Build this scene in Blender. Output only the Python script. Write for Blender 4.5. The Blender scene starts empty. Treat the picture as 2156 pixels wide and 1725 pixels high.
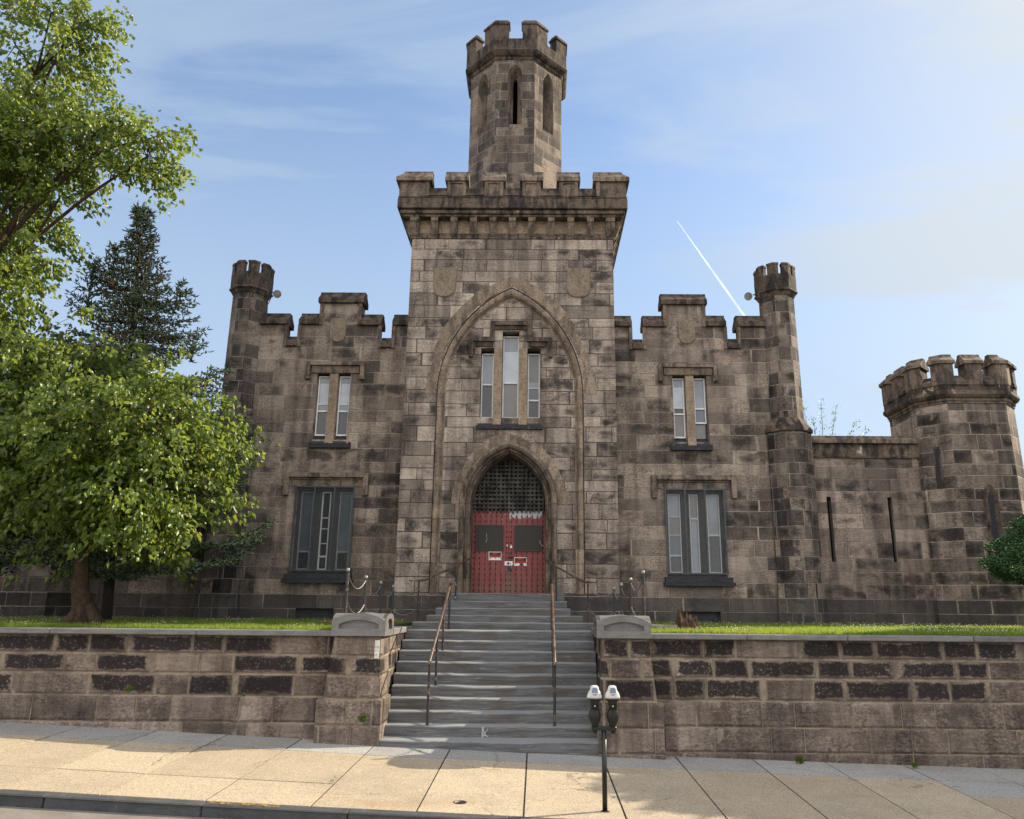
import bpy, bmesh, math, random
import numpy as np
from mathutils import Vector, Matrix
from mathutils.geometry import tessellate_polygon
random.seed(7); rng = np.random.default_rng(7)
PI = math.pi
SC = bpy.context.scene
COL = SC.collection

# ------------------------------------------------------------------ camera
EZ = 2.45
cam = bpy.data.cameras.new('camera'); camo = bpy.data.objects.new('camera', cam); COL.objects.link(camo)
yaw, pitch, roll = -0.009086, 0.250282, 0.0086047
f_ = Vector((math.sin(yaw)*math.cos(pitch), math.cos(yaw)*math.cos(pitch), math.sin(pitch)))
r_ = Vector((math.cos(yaw), -math.sin(yaw), 0)); u_ = r_.cross(f_)
r2 = math.cos(roll)*r_ + math.sin(roll)*u_; u2 = -math.sin(roll)*r_ + math.cos(roll)*u_
mw = Matrix((( r2.x, u2.x, -f_.x, 0.765), (r2.y, u2.y, -f_.y, 0.0), (r2.z, u2.z, -f_.z, EZ), (0, 0, 0, 1)))
camo.matrix_world = mw
cam.sensor_width = 36; cam.lens = 1599.74/2156*36; cam.shift_x = -40.28/2156
cam.clip_start = 0.1; cam.clip_end = 20000
SC.camera = camo

# ------------------------------------------------------------------ light and sky
SUN_AZ, SUN_EL = math.radians(66.5), math.radians(31)     # azimuth from +Y towards +X
sd = Vector((math.sin(SUN_AZ)*math.cos(SUN_EL), math.cos(SUN_AZ)*math.cos(SUN_EL), math.sin(SUN_EL)))
sl = bpy.data.lights.new('sun', 'SUN'); sl.energy = 4.3; sl.angle = math.radians(0.53); sl.color = (1.0, 0.86, 0.66)
so = bpy.data.objects.new('sun', sl); COL.objects.link(so); so.rotation_euler = (-sd).to_track_quat('-Z', 'Y').to_euler()
so.location = sd*60
SKY_STR = 0.11
W = bpy.data.worlds.new('World'); SC.world = W; W.use_nodes = True
nt = W.node_tree; nt.nodes.clear()
def _n(nt, t, **kw):
    n = nt.nodes.new(t)
    for k, v in kw.items(): setattr(n, k, v)
    return n
out = _n(nt, 'ShaderNodeOutputWorld'); bg = _n(nt, 'ShaderNodeBackground'); nt.links.new(bg.outputs[0], out.inputs[0])
sky = _n(nt, 'ShaderNodeTexSky'); sky.sky_type = 'NISHITA'; sky.sun_disc = False
sky.sun_elevation = SUN_EL; sky.sun_rotation = SUN_AZ
sky.air_density = 1.0; sky.dust_density = 0.5; sky.ozone_density = 3.0; sky.altitude = 100
bg.inputs[1].default_value = SKY_STR
tc = _n(nt, 'ShaderNodeTexCoord')
mp = _n(nt, 'ShaderNodeMapping'); mp.inputs['Rotation'].default_value = (0.2, 0.75, 0.5); mp.inputs['Scale'].default_value = (1.1, 3.0, 6.5)
nt.links.new(tc.outputs['Generated'], mp.inputs[0])
n1 = _n(nt, 'ShaderNodeTexNoise'); n1.inputs['Scale'].default_value = 1.1; n1.inputs['Detail'].default_value = 8; n1.inputs['Roughness'].default_value = 0.55; n1.inputs['Distortion'].default_value = 0.6
nt.links.new(mp.outputs[0], n1.inputs['Vector'])
cr = _n(nt, 'ShaderNodeMapRange'); cr.interpolation_type = 'SMOOTHSTEP'
cr.inputs[1].default_value = 0.40; cr.inputs[2].default_value = 0.62; cr.inputs[3].default_value = 0.12; cr.inputs[4].default_value = 0.60
nt.links.new(n1.outputs[0], cr.inputs[0])
# thin veil of cirrus, thicker and brighter in the direction of the sun
vm = _n(nt, 'ShaderNodeVectorMath', operation='DOT_PRODUCT'); vm.inputs[1].default_value = sd
nt.links.new(tc.outputs['Generated'], vm.inputs[0])
sr = _n(nt, 'ShaderNodeMapRange'); sr.interpolation_type = 'SMOOTHSTEP'
for i, v in enumerate((0.58, 0.985, 0.0, 1.0)): sr.inputs[i+1].default_value = v
nt.links.new(vm.outputs['Value'], sr.inputs[0])
ad = _n(nt, 'ShaderNodeMath', operation='MULTIPLY_ADD'); ad.inputs[1].default_value = 0.75; ad.use_clamp = True
nt.links.new(sr.outputs[0], ad.inputs[0]); nt.links.new(cr.outputs[0], ad.inputs[2])
hz = _n(nt, 'ShaderNodeSeparateXYZ'); nt.links.new(tc.outputs['Generated'], hz.inputs[0])
hr = _n(nt, 'ShaderNodeMapRange'); hr.interpolation_type = 'SMOOTHSTEP'
for i, v in enumerate((0.15, 0.80, 0.85, 0.0)): hr.inputs[i+1].default_value = v
nt.links.new(hz.outputs[2], hr.inputs[0])
a2_ = _n(nt, 'ShaderNodeMath', operation='MAXIMUM'); nt.links.new(ad.outputs[0], a2_.inputs[0]); nt.links.new(hr.outputs[0], a2_.inputs[1])
cc = _n(nt, 'ShaderNodeMix', data_type='RGBA'); cc.inputs[6].default_value = (2.35, 2.9, 3.6, 1); cc.inputs[7].default_value = (3.3, 3.55, 3.8, 1)
nt.links.new(sr.outputs[0], cc.inputs[0])
mx = _n(nt, 'ShaderNodeMix', data_type='RGBA')
nt.links.new(a2_.outputs[0], mx.inputs[0]); nt.links.new(sky.outputs[0], mx.inputs[6]); nt.links.new(cc.outputs[2], mx.inputs[7])
# unseen bright cloud bank added behind the camera to light the shaded facade
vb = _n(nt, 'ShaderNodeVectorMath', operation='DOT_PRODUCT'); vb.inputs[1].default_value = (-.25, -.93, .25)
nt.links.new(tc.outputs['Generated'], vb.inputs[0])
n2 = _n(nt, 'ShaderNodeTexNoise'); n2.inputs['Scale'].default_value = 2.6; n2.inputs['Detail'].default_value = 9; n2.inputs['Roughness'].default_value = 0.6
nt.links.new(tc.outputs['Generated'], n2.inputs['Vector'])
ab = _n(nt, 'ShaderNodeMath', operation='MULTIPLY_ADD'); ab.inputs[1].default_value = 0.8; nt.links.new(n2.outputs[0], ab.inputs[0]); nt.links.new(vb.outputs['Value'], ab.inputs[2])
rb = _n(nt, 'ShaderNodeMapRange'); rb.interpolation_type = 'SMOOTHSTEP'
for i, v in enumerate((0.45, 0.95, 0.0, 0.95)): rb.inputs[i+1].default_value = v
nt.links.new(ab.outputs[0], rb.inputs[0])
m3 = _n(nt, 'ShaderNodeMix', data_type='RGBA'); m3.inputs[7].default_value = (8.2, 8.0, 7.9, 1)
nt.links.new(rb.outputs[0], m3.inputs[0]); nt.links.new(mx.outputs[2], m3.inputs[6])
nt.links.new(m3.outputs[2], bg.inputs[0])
SC.view_settings.view_transform = 'Standard'; SC.view_settings.look = 'None'
SC.view_settings.exposure = 1.08; SC.view_settings.gamma = 1.0
SC.render.engine = 'CYCLES'
SC.cycles.max_bounces = 6; SC.cycles.transparent_max_bounces = 16

# ------------------------------------------------------------------ node helpers
class NG:
    def __init__(s, name):
        s.m = bpy.data.materials.new(name); s.m.use_nodes = True
        s.t = s.m.node_tree; s.b = s.t.nodes['Principled BSDF']
        s.g = s.t.nodes.new('ShaderNodeNewGeometry')
    def put(s, sock, v):
        if isinstance(v, bpy.types.NodeSocket): s.t.links.new(v, sock)
        elif isinstance(v, (tuple, list)) and len(v) == 3 and sock.type == 'RGBA': sock.default_value = (*v, 1)
        else: sock.default_value = v
    def math(s, op, a, b=0.0, c=0.0, clamp=False):
        n = s.t.nodes.new('ShaderNodeMath'); n.operation = op; n.use_clamp = clamp
        s.put(n.inputs[0], a); s.put(n.inputs[1], b); s.put(n.inputs[2], c); return n.outputs[0]
    def vec(s, op, a, b=(0, 0, 0)):
        n = s.t.nodes.new('ShaderNodeVectorMath'); n.operation = op; s.put(n.inputs[0], a); s.put(n.inputs[1], b)
        return n.outputs['Value'] if op in ('DOT_PRODUCT', 'LENGTH') else n.outputs[0]
    def comb(s, x, y, z):
        n = s.t.nodes.new('ShaderNodeCombineXYZ')
        for i, v in enumerate((x, y, z)): s.put(n.inputs[i], v)
        return n.outputs[0]
    def sep(s, v):
        n = s.t.nodes.new('ShaderNodeSeparateXYZ'); s.put(n.inputs[0], v); return n.outputs
    def noise(s, v, scale, detail=4, rough=0.55, dist=0.0, col=False):
        n = s.t.nodes.new('ShaderNodeTexNoise'); s.put(n.inputs['Vector'], v)
        n.inputs['Scale'].default_value = scale; n.inputs['Detail'].default_value = detail
        n.inputs['Roughness'].default_value = rough; n.inputs['Distortion'].default_value = dist
        return n.outputs[1 if col else 0]
    def voro(s, v, scale, feat='F1'):
        n = s.t.nodes.new('ShaderNodeTexVoronoi'); n.feature = feat; s.put(n.inputs['Vector'], v); n.inputs['Scale'].default_value = scale
        return n.outputs[0]
    def white(s, v):
        n = s.t.nodes.new('ShaderNodeTexWhiteNoise'); n.noise_dimensions = '3D'; s.put(n.inputs[0], v); return n.outputs
    def rng(s, v, a, b, c=0.0, d=1.0, smooth=True):
        n = s.t.nodes.new('ShaderNodeMapRange'); n.interpolation_type = 'SMOOTHSTEP' if smooth else 'LINEAR'
        s.put(n.inputs[0], v)
        for i, q in enumerate((a, b, c, d)): s.put(n.inputs[i+1], q)
        return n.outputs[0]
    def mix(s, f, a, b, mode='MIX'):
        n = s.t.nodes.new('ShaderNodeMix'); n.data_type = 'RGBA'; n.blend_type = mode
        s.put(n.inputs[0], f); s.put(n.inputs[6], a); s.put(n.inputs[7], b); return n.outputs[2]
    def ramp(s, v, stops, const=False):
        n = s.t.nodes.new('ShaderNodeValToRGB'); s.put(n.inputs[0], v); e = n.color_ramp.elements
        if const: n.color_ramp.interpolation = 'CONSTANT'
        while len(e) < len(stops): e.new(0.5)
        for i, (p, c) in enumerate(stops): e[i].position = p; e[i].color = (*c, 1)
        return n.outputs[0]
    def scale(s, v, sc): return s.vec('MULTIPLY', v, sc)
    def bump(s, h, dist=0.01, strength=1.0):
        n = s.t.nodes.new('ShaderNodeBump'); s.put(n.inputs['Height'], h); n.inputs['Distance'].default_value = dist
        n.inputs['Strength'].default_value = strength; s.t.links.new(n.outputs[0], s.b.inputs['Normal'])
    def fin(s, col, rough=0.85, spec=0.3, metal=0.0):
        s.put(s.b.inputs['Base Color'], col); s.put(s.b.inputs['Roughness'], rough)
        s.b.inputs['Specular IOR Level'].default_value = spec; s.b.inputs['Metallic'].default_value = metal
        return s.m

def plain(name, col, rough=0.6, metal=0.0, spec=0.4, var=0.15, sc=8.0, bump=0.0):
    g = NG(name); P = g.g.outputs['Position']
    n = g.noise(P, sc, 5); n2 = g.noise(P, sc*7, 3)
    c = g.mix(g.rng(n, 0.3, 0.7), tuple(x*(1-var) for x in col), tuple(min(1, x*(1+var)) for x in col))
    c = g.mix(g.rng(n2, 0.35, 0.7, 0, var), c, tuple(x*0.5 for x in col))
    if bump: g.bump(n2, bump)
    return g.fin(c, rough, spec, metal)

def ashlar(name, courses, wmean=0.75, mortar=0.008, joint=(0.30, 0.26, 0.21), tones=None, soot=0.5, plinth=None,
           white=0.25, rough_b=0.010, warp=0.26, streak=0.5, jw=0.6, blackcrust=0.0, uoff=0.0, comp=0.22):
    """coursed stone: irregular course heights, irregular block lengths, one tone to a block"""
    g = NG(name); P = g.g.outputs['Position']; Nn = g.g.outputs['True Normal']
    t = g.vec('NORMALIZE', g.vec('CROSS_PRODUCT', (0, 0, 1), Nn))
    u = g.vec('DOT_PRODUCT', P, t); x, y, z = g.sep(P)
    wob = g.noise(P, 3.0, 2); wob2 = g.math('MULTIPLY', g.math('SUBTRACT', wob, 0.5), 0.02)
    zz = g.math('ADD', z, wob2)
    lo, hi = courses[0], courses[-1]; n = len(courses)-1
    fc = g.t.nodes.new('ShaderNodeFloatCurve'); cv = fc.mapping.curves[0]
    fc.mapping.extend = 'EXTRAPOLATED'
    pts = [((c-lo)/(hi-lo), i/n) for i, c in enumerate(courses)]
    cv.points[0].location = pts[0]; cv.points[-1].location = pts[-1]
    for p in pts[1:-1]: cv.points.new(*p)
    for p in cv.points: p.handle_type = 'VECTOR'
    fc.mapping.update()
    g.put(fc.inputs['Value'], g.rng(zz, lo, hi, 0, 1, False))
    v = g.math('MULTIPLY', fc.outputs[0], float(n))
    row = g.math('FLOOR', v); fv = g.math('FRACT', v)
    seed = g.vec('DOT_PRODUCT', Nn, (13.7, 5.1, 0))
    seed = g.math('ROUND', seed)
    rr = g.white(g.comb(row, seed, 3.3))
    r1 = rr[0]
    uu = g.math('ADD', g.math('DIVIDE', g.math('ADD', u, uoff), wmean), g.math('MULTIPLY', r1, 37.0))
    ph = g.math('MULTIPLY_ADD', uu, 2*PI*0.37, g.math('MULTIPLY', r1, 91.0))
    uw = g.math('MULTIPLY_ADD', g.math('SINE', ph), warp, uu)
    cell = g.math('FLOOR', uw); fu = g.math('FRACT', uw)
    wh = g.white(g.comb(cell, row, seed)); rv = wh[0]; rc = g.sep(wh[1])
    du = g.math('MULTIPLY', g.math('MINIMUM', fu, g.math('SUBTRACT', 1.0, fu)), wmean)
    hm = (hi-lo)/n
    dv = g.math('MULTIPLY', g.math('MINIMUM', fv, g.math('SUBTRACT', 1.0, fv)), hm)
    d = g.math('MINIMUM', du, dv)
    dn = g.math('ADD', d, g.math('MULTIPLY', g.math('SUBTRACT', g.noise(P, 14, 3), 0.5), mortar*1.1))
    if blackcrust:      # the two bottom courses are laid with fine joints
        k_ = g.rng(z, 0.87, 0.91, 0.36, 1.0); dn = g.math('DIVIDE', dn, k_)
    mort = g.rng(dn, mortar*0.75, mortar*1.5, 1.0, 0.0)
    if tones is None: tones = [(0, (.050, .040, .035)), (.16, (.105, .083, .069)), (.42, (.165, .130, .108)), (.68, (.215, .168, .138)), (.9, (.30, .235, .185)), (1, (.20, .145, .12))]
    c = g.mix(comp, g.vec('MULTIPLY', g.ramp(rv, tones), (1.15, 1.14, 1.13)), tuple(x*1.22 for x in tones[len(tones)//2][1]))
    # bedding grain of the sandstone, its direction changes from block to block
    gr = g.noise(g.comb(g.math('MULTIPLY_ADD', z, g.math('SUBTRACT', rc[0], 0.5), u), g.math('MULTIPLY', rc[1], 30.0), g.math('MULTIPLY', z, 9.0)), 3.2, 6, 0.65)
    c = g.mix(g.rng(gr, 0.35, 0.75, 0, 0.55), c, g.vec('MULTIPLY', c, (0.50, 0.50, 0.52)))
    fine = g.noise(P, 45, 5, 0.7)
    c = g.mix(g.rng(fine, 0.42, 0.75, 0.0, 0.55), c, g.vec('MULTIPLY', c, (0.30, 0.30, 0.32)))
    c = g.mix(g.rng(fine, 0.30, 0.48, 0.35, 0.0), c, g.vec('MULTIPLY', c, (1.6, 1.55, 1.5)))
    md = g.noise(g.scale(P, (1, 1, 1.7)), 15, 6, 0.72)
    amp = g.rng(g.noise(P, 1.3, 3), .36, .62, .12, 1.0)
    c = g.mix(g.math('MULTIPLY', amp, g.rng(md, 0.46, 0.62, 0.0, 0.8)), c, g.vec('MULTIPLY', c, (0.34, 0.33, 0.34)))
    c = g.mix(g.math('MULTIPLY', amp, g.rng(md, 0.34, 0.46, 0.55, 0.0)), c, g.vec('MULTIPLY', c, (1.75, 1.70, 1.62)))
    # soot: clouds cut off at block edges, so old replaced blocks stay clean
    off = g.comb(g.math('MULTIPLY', rc[0], 9.0), g.math('MULTIPLY', rc[1], 9.0), 0.0)
    sn = g.noise(g.vec('ADD', g.scale(P, (1.0, 1.0, 1.5)), off), 1.7, 5, 0.6, 0.4)
    lo_s = g.math('MULTIPLY_ADD', rc[2], 0.34, 0.31)
    sn = g.math('ADD', sn, g.math('MULTIPLY', g.math('SUBTRACT', fine, 0.5), 0.30))
    sn = g.math('ADD', sn, g.rng(d, 0.0, 0.13, -0.09, 0.0))
    sm = g.rng(sn, lo_s, g.math('ADD', lo_s, 0.26), 0.0, soot)
    c = g.mix(sm, c, (0.020, 0.018, 0.019))
    # long streaks where water runs, right across the courses
    st = g.noise(g.scale(P, (2.6, 2.6, 0.28)), 1.4, 5, 0.6)
    c = g.mix(g.rng(st, 0.45, 0.62, 0.0, streak), c, g.vec('MULTIPLY', c, (0.26, 0.25, 0.27)))
    s2 = g.noise(g.scale(P, (.8, .8, .6)), 1.0, 8, .68, .3)      # broad weathering over many blocks
    c = g.mix(g.rng(s2, .46, .60, 0, .55), c, g.vec('MULTIPLY', c, (.34, .33, .35)))
    c = g.mix(g.rng(s2, .34, .44, .35, 0), c, g.vec('MULTIPLY', c, (1.35, 1.33, 1.28)))
    # pale scaled patches
    wn = g.noise(g.scale(P, (1, 1, 0.8)), 2.3, 9, 0.72, 0.2)
    c = g.mix(g.rng(wn, 0.60, 0.66, 0.0, white), c, (0.40, 0.34, 0.28))
    if blackcrust:
        bn = g.noise(P, 4.0, 9, 0.74)
        dd = g.math('ADD', d, g.math('MULTIPLY', g.math('SUBTRACT', bn, 0.5), 0.24))
        cr_ = g.math('MULTIPLY', g.rng(dd, mortar*1.6, mortar*1.6+0.035), g.math('GREATER_THAN', rc[1], 1-blackcrust))
        lim = g.rng(z, 0.86, 0.90)
        sp = g.rng(g.noise(P, 21, 8, 0.80), 0.56, 0.60, 1.0, 0.15)
        c = g.mix(g.math('MULTIPLY', g.math('MULTIPLY', cr_, lim), g.math('MULTIPLY', sp, 0.9)), c, (0.014, 0.012, 0.013))
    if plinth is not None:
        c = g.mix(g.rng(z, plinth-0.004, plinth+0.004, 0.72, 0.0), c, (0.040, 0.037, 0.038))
    jc = g.mix(g.rng(g.noise(P, 2.1, 6, .7), .38, .62), tuple(x*.45 for x in joint), joint)
    c = g.mix(g.math('MULTIPLY', mort, jw), c, jc)
    hgt = g.math('MULTIPLY_ADD', g.rng(d, 0.0, mortar*1.8), 1.0, g.math('MULTIPLY', fine, 0.55))
    hgt = g.math('ADD', hgt, g.math('MULTIPLY', g.noise(P, 11, 4), 0.7))
    hgt = g.math('ADD', hgt, g.math('MULTIPLY', rv, 0.35))
    g.bump(hgt, rough_b)
    return g.fin(c, 0.9, 0.2)

CW = [1.2, 1.6, 2.0, 2.28, 2.64, 3.03, 3.36, 3.72, 4.17, 4.52, 4.94, 5.25, 5.57, 5.92, 6.23, 6.62, 7.06, 7.38, 7.72, 8.13, 8.49, 8.84, 9.2, 9.6, 9.93, 10.3, 10.65, 11.0, 11.4, 11.8, 12.2]
CT = [1.9, 2.3, 2.70, 3.1, 3.45, 3.82, 4.25, 4.6, 5.01, 5.34, 5.62, 5.93, 6.27, 6.66, 7.09, 7.38, 7.74, 8.11, 8.46, 8.8, 9.16, 9.57, 9.95, 10.2, 10.58, 10.95, 11.3, 11.62, 11.98, 12.3, 12.65]
CO = [14.0, 14.4, 14.75, 15.1, 15.43, 15.8, 16.16, 16.46, 16.76, 17.05, 17.4, 17.72, 18.08, 18.4, 18.72, 19.03, 19.45, 19.8, 20.3, 20.7, 21.1]
CR = [0.0-1.0, -0.6, -0.2, 0.09, 0.48, 0.90, 1.262, 1.575, 1.90, 2.3]
MAT = {}
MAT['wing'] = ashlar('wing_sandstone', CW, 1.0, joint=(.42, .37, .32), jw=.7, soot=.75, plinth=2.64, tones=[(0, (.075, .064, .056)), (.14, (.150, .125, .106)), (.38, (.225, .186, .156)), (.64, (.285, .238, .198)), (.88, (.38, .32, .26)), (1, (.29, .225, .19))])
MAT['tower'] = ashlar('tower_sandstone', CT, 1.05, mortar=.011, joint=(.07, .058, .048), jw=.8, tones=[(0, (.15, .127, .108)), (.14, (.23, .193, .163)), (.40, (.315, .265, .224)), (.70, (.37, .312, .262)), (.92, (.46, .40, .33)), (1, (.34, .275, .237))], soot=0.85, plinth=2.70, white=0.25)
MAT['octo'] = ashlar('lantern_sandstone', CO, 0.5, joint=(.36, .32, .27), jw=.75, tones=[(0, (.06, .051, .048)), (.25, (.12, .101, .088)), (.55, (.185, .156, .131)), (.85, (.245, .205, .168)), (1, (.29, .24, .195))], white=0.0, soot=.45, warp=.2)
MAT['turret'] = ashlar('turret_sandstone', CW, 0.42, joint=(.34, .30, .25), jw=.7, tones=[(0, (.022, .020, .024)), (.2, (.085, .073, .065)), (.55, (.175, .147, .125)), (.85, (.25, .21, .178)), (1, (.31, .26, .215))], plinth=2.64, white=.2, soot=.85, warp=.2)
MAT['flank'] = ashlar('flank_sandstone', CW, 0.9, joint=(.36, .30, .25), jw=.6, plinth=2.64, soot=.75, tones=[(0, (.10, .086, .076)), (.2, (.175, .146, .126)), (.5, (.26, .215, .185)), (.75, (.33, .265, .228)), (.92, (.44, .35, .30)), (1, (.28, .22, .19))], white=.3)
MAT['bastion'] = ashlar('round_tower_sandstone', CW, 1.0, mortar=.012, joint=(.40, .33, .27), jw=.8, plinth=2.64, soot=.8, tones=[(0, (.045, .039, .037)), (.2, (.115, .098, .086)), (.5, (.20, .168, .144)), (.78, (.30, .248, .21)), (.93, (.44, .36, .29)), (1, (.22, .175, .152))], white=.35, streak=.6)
MAT['retain'] = ashlar('retaining_wall_stone', CR, 0.80, mortar=.026, joint=(.29, .24, .18), jw=.85, tones=[(0, (.12, .097, .080)), (.3, (.175, .142, .118)), (.6, (.235, .19, .158)), (.85, (.29, .235, .195)), (1, (.36, .31, .27))], soot=.5, white=.4, rough_b=.03, warp=.22, streak=.45, blackcrust=.84)
MAT['pillar'] = ashlar('pillar_stone', CR, 0.62, mortar=.026, joint=(.29, .24, .18), jw=.85, tones=[(0, (.12, .097, .080)), (.3, (.175, .142, .118)), (.6, (.235, .19, .158)), (.85, (.29, .235, .195)), (1, (.36, .31, .27))], soot=.5, white=.4, rough_b=.03, warp=.22, streak=.45, blackcrust=.5, uoff=7.7)

def trim(name, col, dark=0.5, sc=(3, 3, 1.0), white=0.2, streak=0.6, bump=.008, grain=(1, 1, 8)):
    if 'stone' in name and 'blue' not in name: col = tuple(x*k for x, k in zip(col, (1.32, 1.24, 1.13)))
    g = NG(name); P = g.g.outputs['Position']; ri = g.g.outputs['Random Per Island']
    c = g.mix(ri, tuple(x*.72 for x in col), tuple(x*1.25 for x in col))
    n = g.noise(g.scale(P, grain), 3, 6, .65)
    c = g.mix(g.rng(n, .35, .75, 0, .5), c, tuple(x*.45 for x in col))
    fine = g.noise(P, 50, 5, .7)
    c = g.mix(g.rng(fine, .42, .75, 0, .55), c, tuple(x*.35 for x in col))
    s = g.noise(g.scale(P, sc), 1.5, 6, .62, .3)
    c = g.mix(g.rng(s, .42, .62, 0, dark), c, (.020, .018, .019))
    md = g.noise(P, 15, 6, .72); c = c if 'blue' in name else g.mix(g.rng(md, .46, .62, 0, .6), c, g.vec('MULTIPLY', c, (.4, .4, .41)))
    w = g.noise(g.scale(P, (1, 1, .7)), 2.7, 9, .72)
    c = g.mix(g.rng(w, .61, .67, 0, white), c, (.45, .39, .33))
    g.bump(g.math('ADD', fine, g.math('MULTIPLY', g.noise(P, 13, 4), 1.2)), bump)
    return g.fin(c, .9, .2)
MAT['trim'] = trim('dressed_sandstone', (.175, .147, .126), .7)
MAT['trimdark'] = trim('sooty_dressed_stone', (.10, .083, .073), .9)
MAT['trimlight'] = trim('clean_dressed_stone', (.30, .245, .195), .25, white=.3)
MAT['trimwhite'] = trim('scaled_dressed_stone', (.125, .104, .09), .85, white=.95)
MAT['archtrim'] = trim('arch_sandstone', (.235, .195, .162), .5, white=.25)
MAT['sill'] = trim('black_slate_sill', (.05, .052, .058), .2, white=.1)
MAT['cap'] = trim('grey_bluestone', (.17, .165, .16), .12, white=.15, streak=.3, grain=(1, 1, 10))
MAT['coping'] = trim('coping_bluestone', (.17, .165, .16), .15, white=.12, grain=(1, 1, 10))
MAT['shield'] = trim('shield_sandstone', (.26, .225, .185), .15, white=.1, grain=(1, 1, 1))

def step_mat():
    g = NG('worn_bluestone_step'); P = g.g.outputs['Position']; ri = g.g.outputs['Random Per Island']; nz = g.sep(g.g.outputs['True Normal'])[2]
    c = g.mix(ri, (.082, .084, .086), (.150, .152, .153))
    n = g.noise(g.scale(P, (.8, 2, 14)), 1.6, 7, .7, .4)
    c = g.mix(g.rng(n, .42, .62, 0, .65), c, (.040, .040, .042))
    n2 = g.noise(g.scale(P, (.7, 1.5, 11)), 3.7, 6, .7)
    c = g.mix(g.rng(n2, .59, .66, 0, .45), c, (.33, .37, .38))
    n3 = g.noise(P, 1.1, 5)
    c = g.mix(g.rng(n3, .48, .60, 0, .6), c, (.075, .06, .045))
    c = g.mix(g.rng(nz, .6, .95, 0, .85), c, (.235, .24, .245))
    g.bump(g.math('ADD', n, g.noise(P, 30, 4)), .006)
    return g.fin(c, .75, .35)
MAT['step'] = step_mat()

def concrete(name, a, b, dark):
    g = NG(name); P = g.g.outputs['Position']; ri = g.g.outputs['Random Per Island']
    c = g.mix(ri, a, b)
    n = g.noise(P, .9, 7, .65); c = g.mix(g.rng(n, .42, .7, 0, .55), c, dark)
    f = g.noise(P, 38, 6, .8); c = g.mix(g.rng(f, .44, .60, 0, .6), c, tuple(x*.5 for x in dark))
    v = g.voro(P, 26); c = g.mix(g.rng(v, .05, .14, .6, 0), c, tuple(x*.30 for x in dark))
    v2 = g.voro(g.vec('ADD', P, g.scale(g.noise(P, 2.0, 5, .7, 0, True), (.5, .5, .5))), .55, 'DISTANCE_TO_EDGE'); c = g.mix(g.math('MULTIPLY', g.rng(v2, .002, .006, .75, 0), g.rng(g.noise(P, .5, 2), .5, .56)), c, (.05, .042, .035))
    v3 = g.voro(P, 3.1); c = g.mix(g.math('MULTIPLY', g.rng(v3, .04, .07, .7, 0), g.rng(g.noise(P, 1.3, 2), .45, .5)), c, (.08, .07, .06))
    l_ = g.noise(P, 60, 4, .75); c = g.mix(g.rng(l_, .56, .62, 0, .55), c, tuple(min(1, x*1.7) for x in b))
    s = g.noise(g.scale(P, (.5, 2.4, 1)), 1.3, 6, .6, .6); c = g.mix(g.rng(s, .56, .7, 0, .35), c, (.30, .19, .10))
    g.bump(g.math('ADD', f, n), .004)
    return g.fin(c, .9, .25)
MAT['walk'] = concrete('sidewalk_concrete', (.35, .292, .21), (.44, .372, .272), (.25, .21, .155))
MAT['walkgrey'] = concrete('sidewalk_grey_concrete', (.28, .28, .27), (.35, .35, .335), (.2, .195, .185))
MAT['joint'] = plain('joint_dirt', (.035, .030, .025), .95)
MAT['asphalt'] = plain('asphalt', (.17, .158, .14), .92, spec=.2, sc=3, bump=.004)
MAT['kerb'] = trim('kerb_bluestone', (.085, .09, .095), .2, white=.25, grain=(1, 1, 6))
MAT['earth'] = plain('lawn_soil', (.045, .065, .018), .95, sc=4)
MAT['far'] = plain('far_ground', (.12, .12, .08), .95, sc=.1)
MAT['dark'] = plain('dark_interior', (.010, .010, .012), .9, spec=.1)
MAT['white'] = plain('white_aluminium_frame', (.68, .69, .69), .45, var=.08)
MAT['irond'] = plain('black_painted_iron', (.022, .022, .024), .45, spec=.5, var=.3, sc=20)
MAT['guard'] = plain('guard_frame_paint', (.055, .062, .07), .5, var=.25)
MAT['timber'] = plain('dark_painted_timber', (.035, .035, .037), .7, var=.3)
MAT['greyframe'] = plain('grey_sash_paint', (.50, .51, .52), .6, var=.2, sc=20)
MAT['guardpale'] = plain('dull_sash_paint', (.20, .21, .22), .6)
MAT['poststeel'] = plain('galvanised_ball', (.26, .26, .25), .4, metal=.3)
MAT['chain'] = plain('weathered_chain', (.15, .14, .13), .5, metal=.3)
MAT['meterwhite'] = plain('meter_light_grey', (.52, .52, .50), .4, var=.06)
MAT['meterdark'] = plain('meter_black_green', (.010, .011, .008), .35, spec=.4, var=.3)
MAT['badge'] = plain('meter_badge_red', (.22, .03, .03), .4)
MAT['padlock'] = plain('padlock_steel', (.55, .56, .57), .35, metal=.4)
MAT['lamp'] = plain('floodlight_grey', (.22, .21, .19), .6, var=.3)

def rust_iron():
    g = NG('rusty_painted_rail'); P = g.g.outputs['Position']
    n = g.noise(P, 9, 7, .7); c = g.mix(g.rng(n, .54, .62), (.024, .023, .024), (.13, .07, .045))
    w = g.noise(P, 14, 7, .7); c = g.mix(g.rng(w, .60, .64, 0, .8), c, (.42, .41, .38))
    return g.fin(c, .55, .4, .1)
MAT['rail'] = rust_iron()
def rail_top():
    g = NG('rubbed_handrail'); P = g.g.outputs['Position']
    n = g.noise(P, 5, 6, .7); c = g.mix(g.rng(n, .4, .6), (.11, .075, .055), (.20, .15, .12))
    return g.fin(c, .32, .6, .5)
MAT['handrail'] = rail_top()
def glass(name, col, rough=.08):
    g = NG(name); P = g.g.outputs['Position']; z = g.sep(P)[2]
    n = g.noise(P, 1.4, 3); c = g.mix(g.rng(n, .3, .7), tuple(x*.8 for x in col), tuple(x*1.2 for x in col))
    m = g.fin(c, rough, .7); return m
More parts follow.
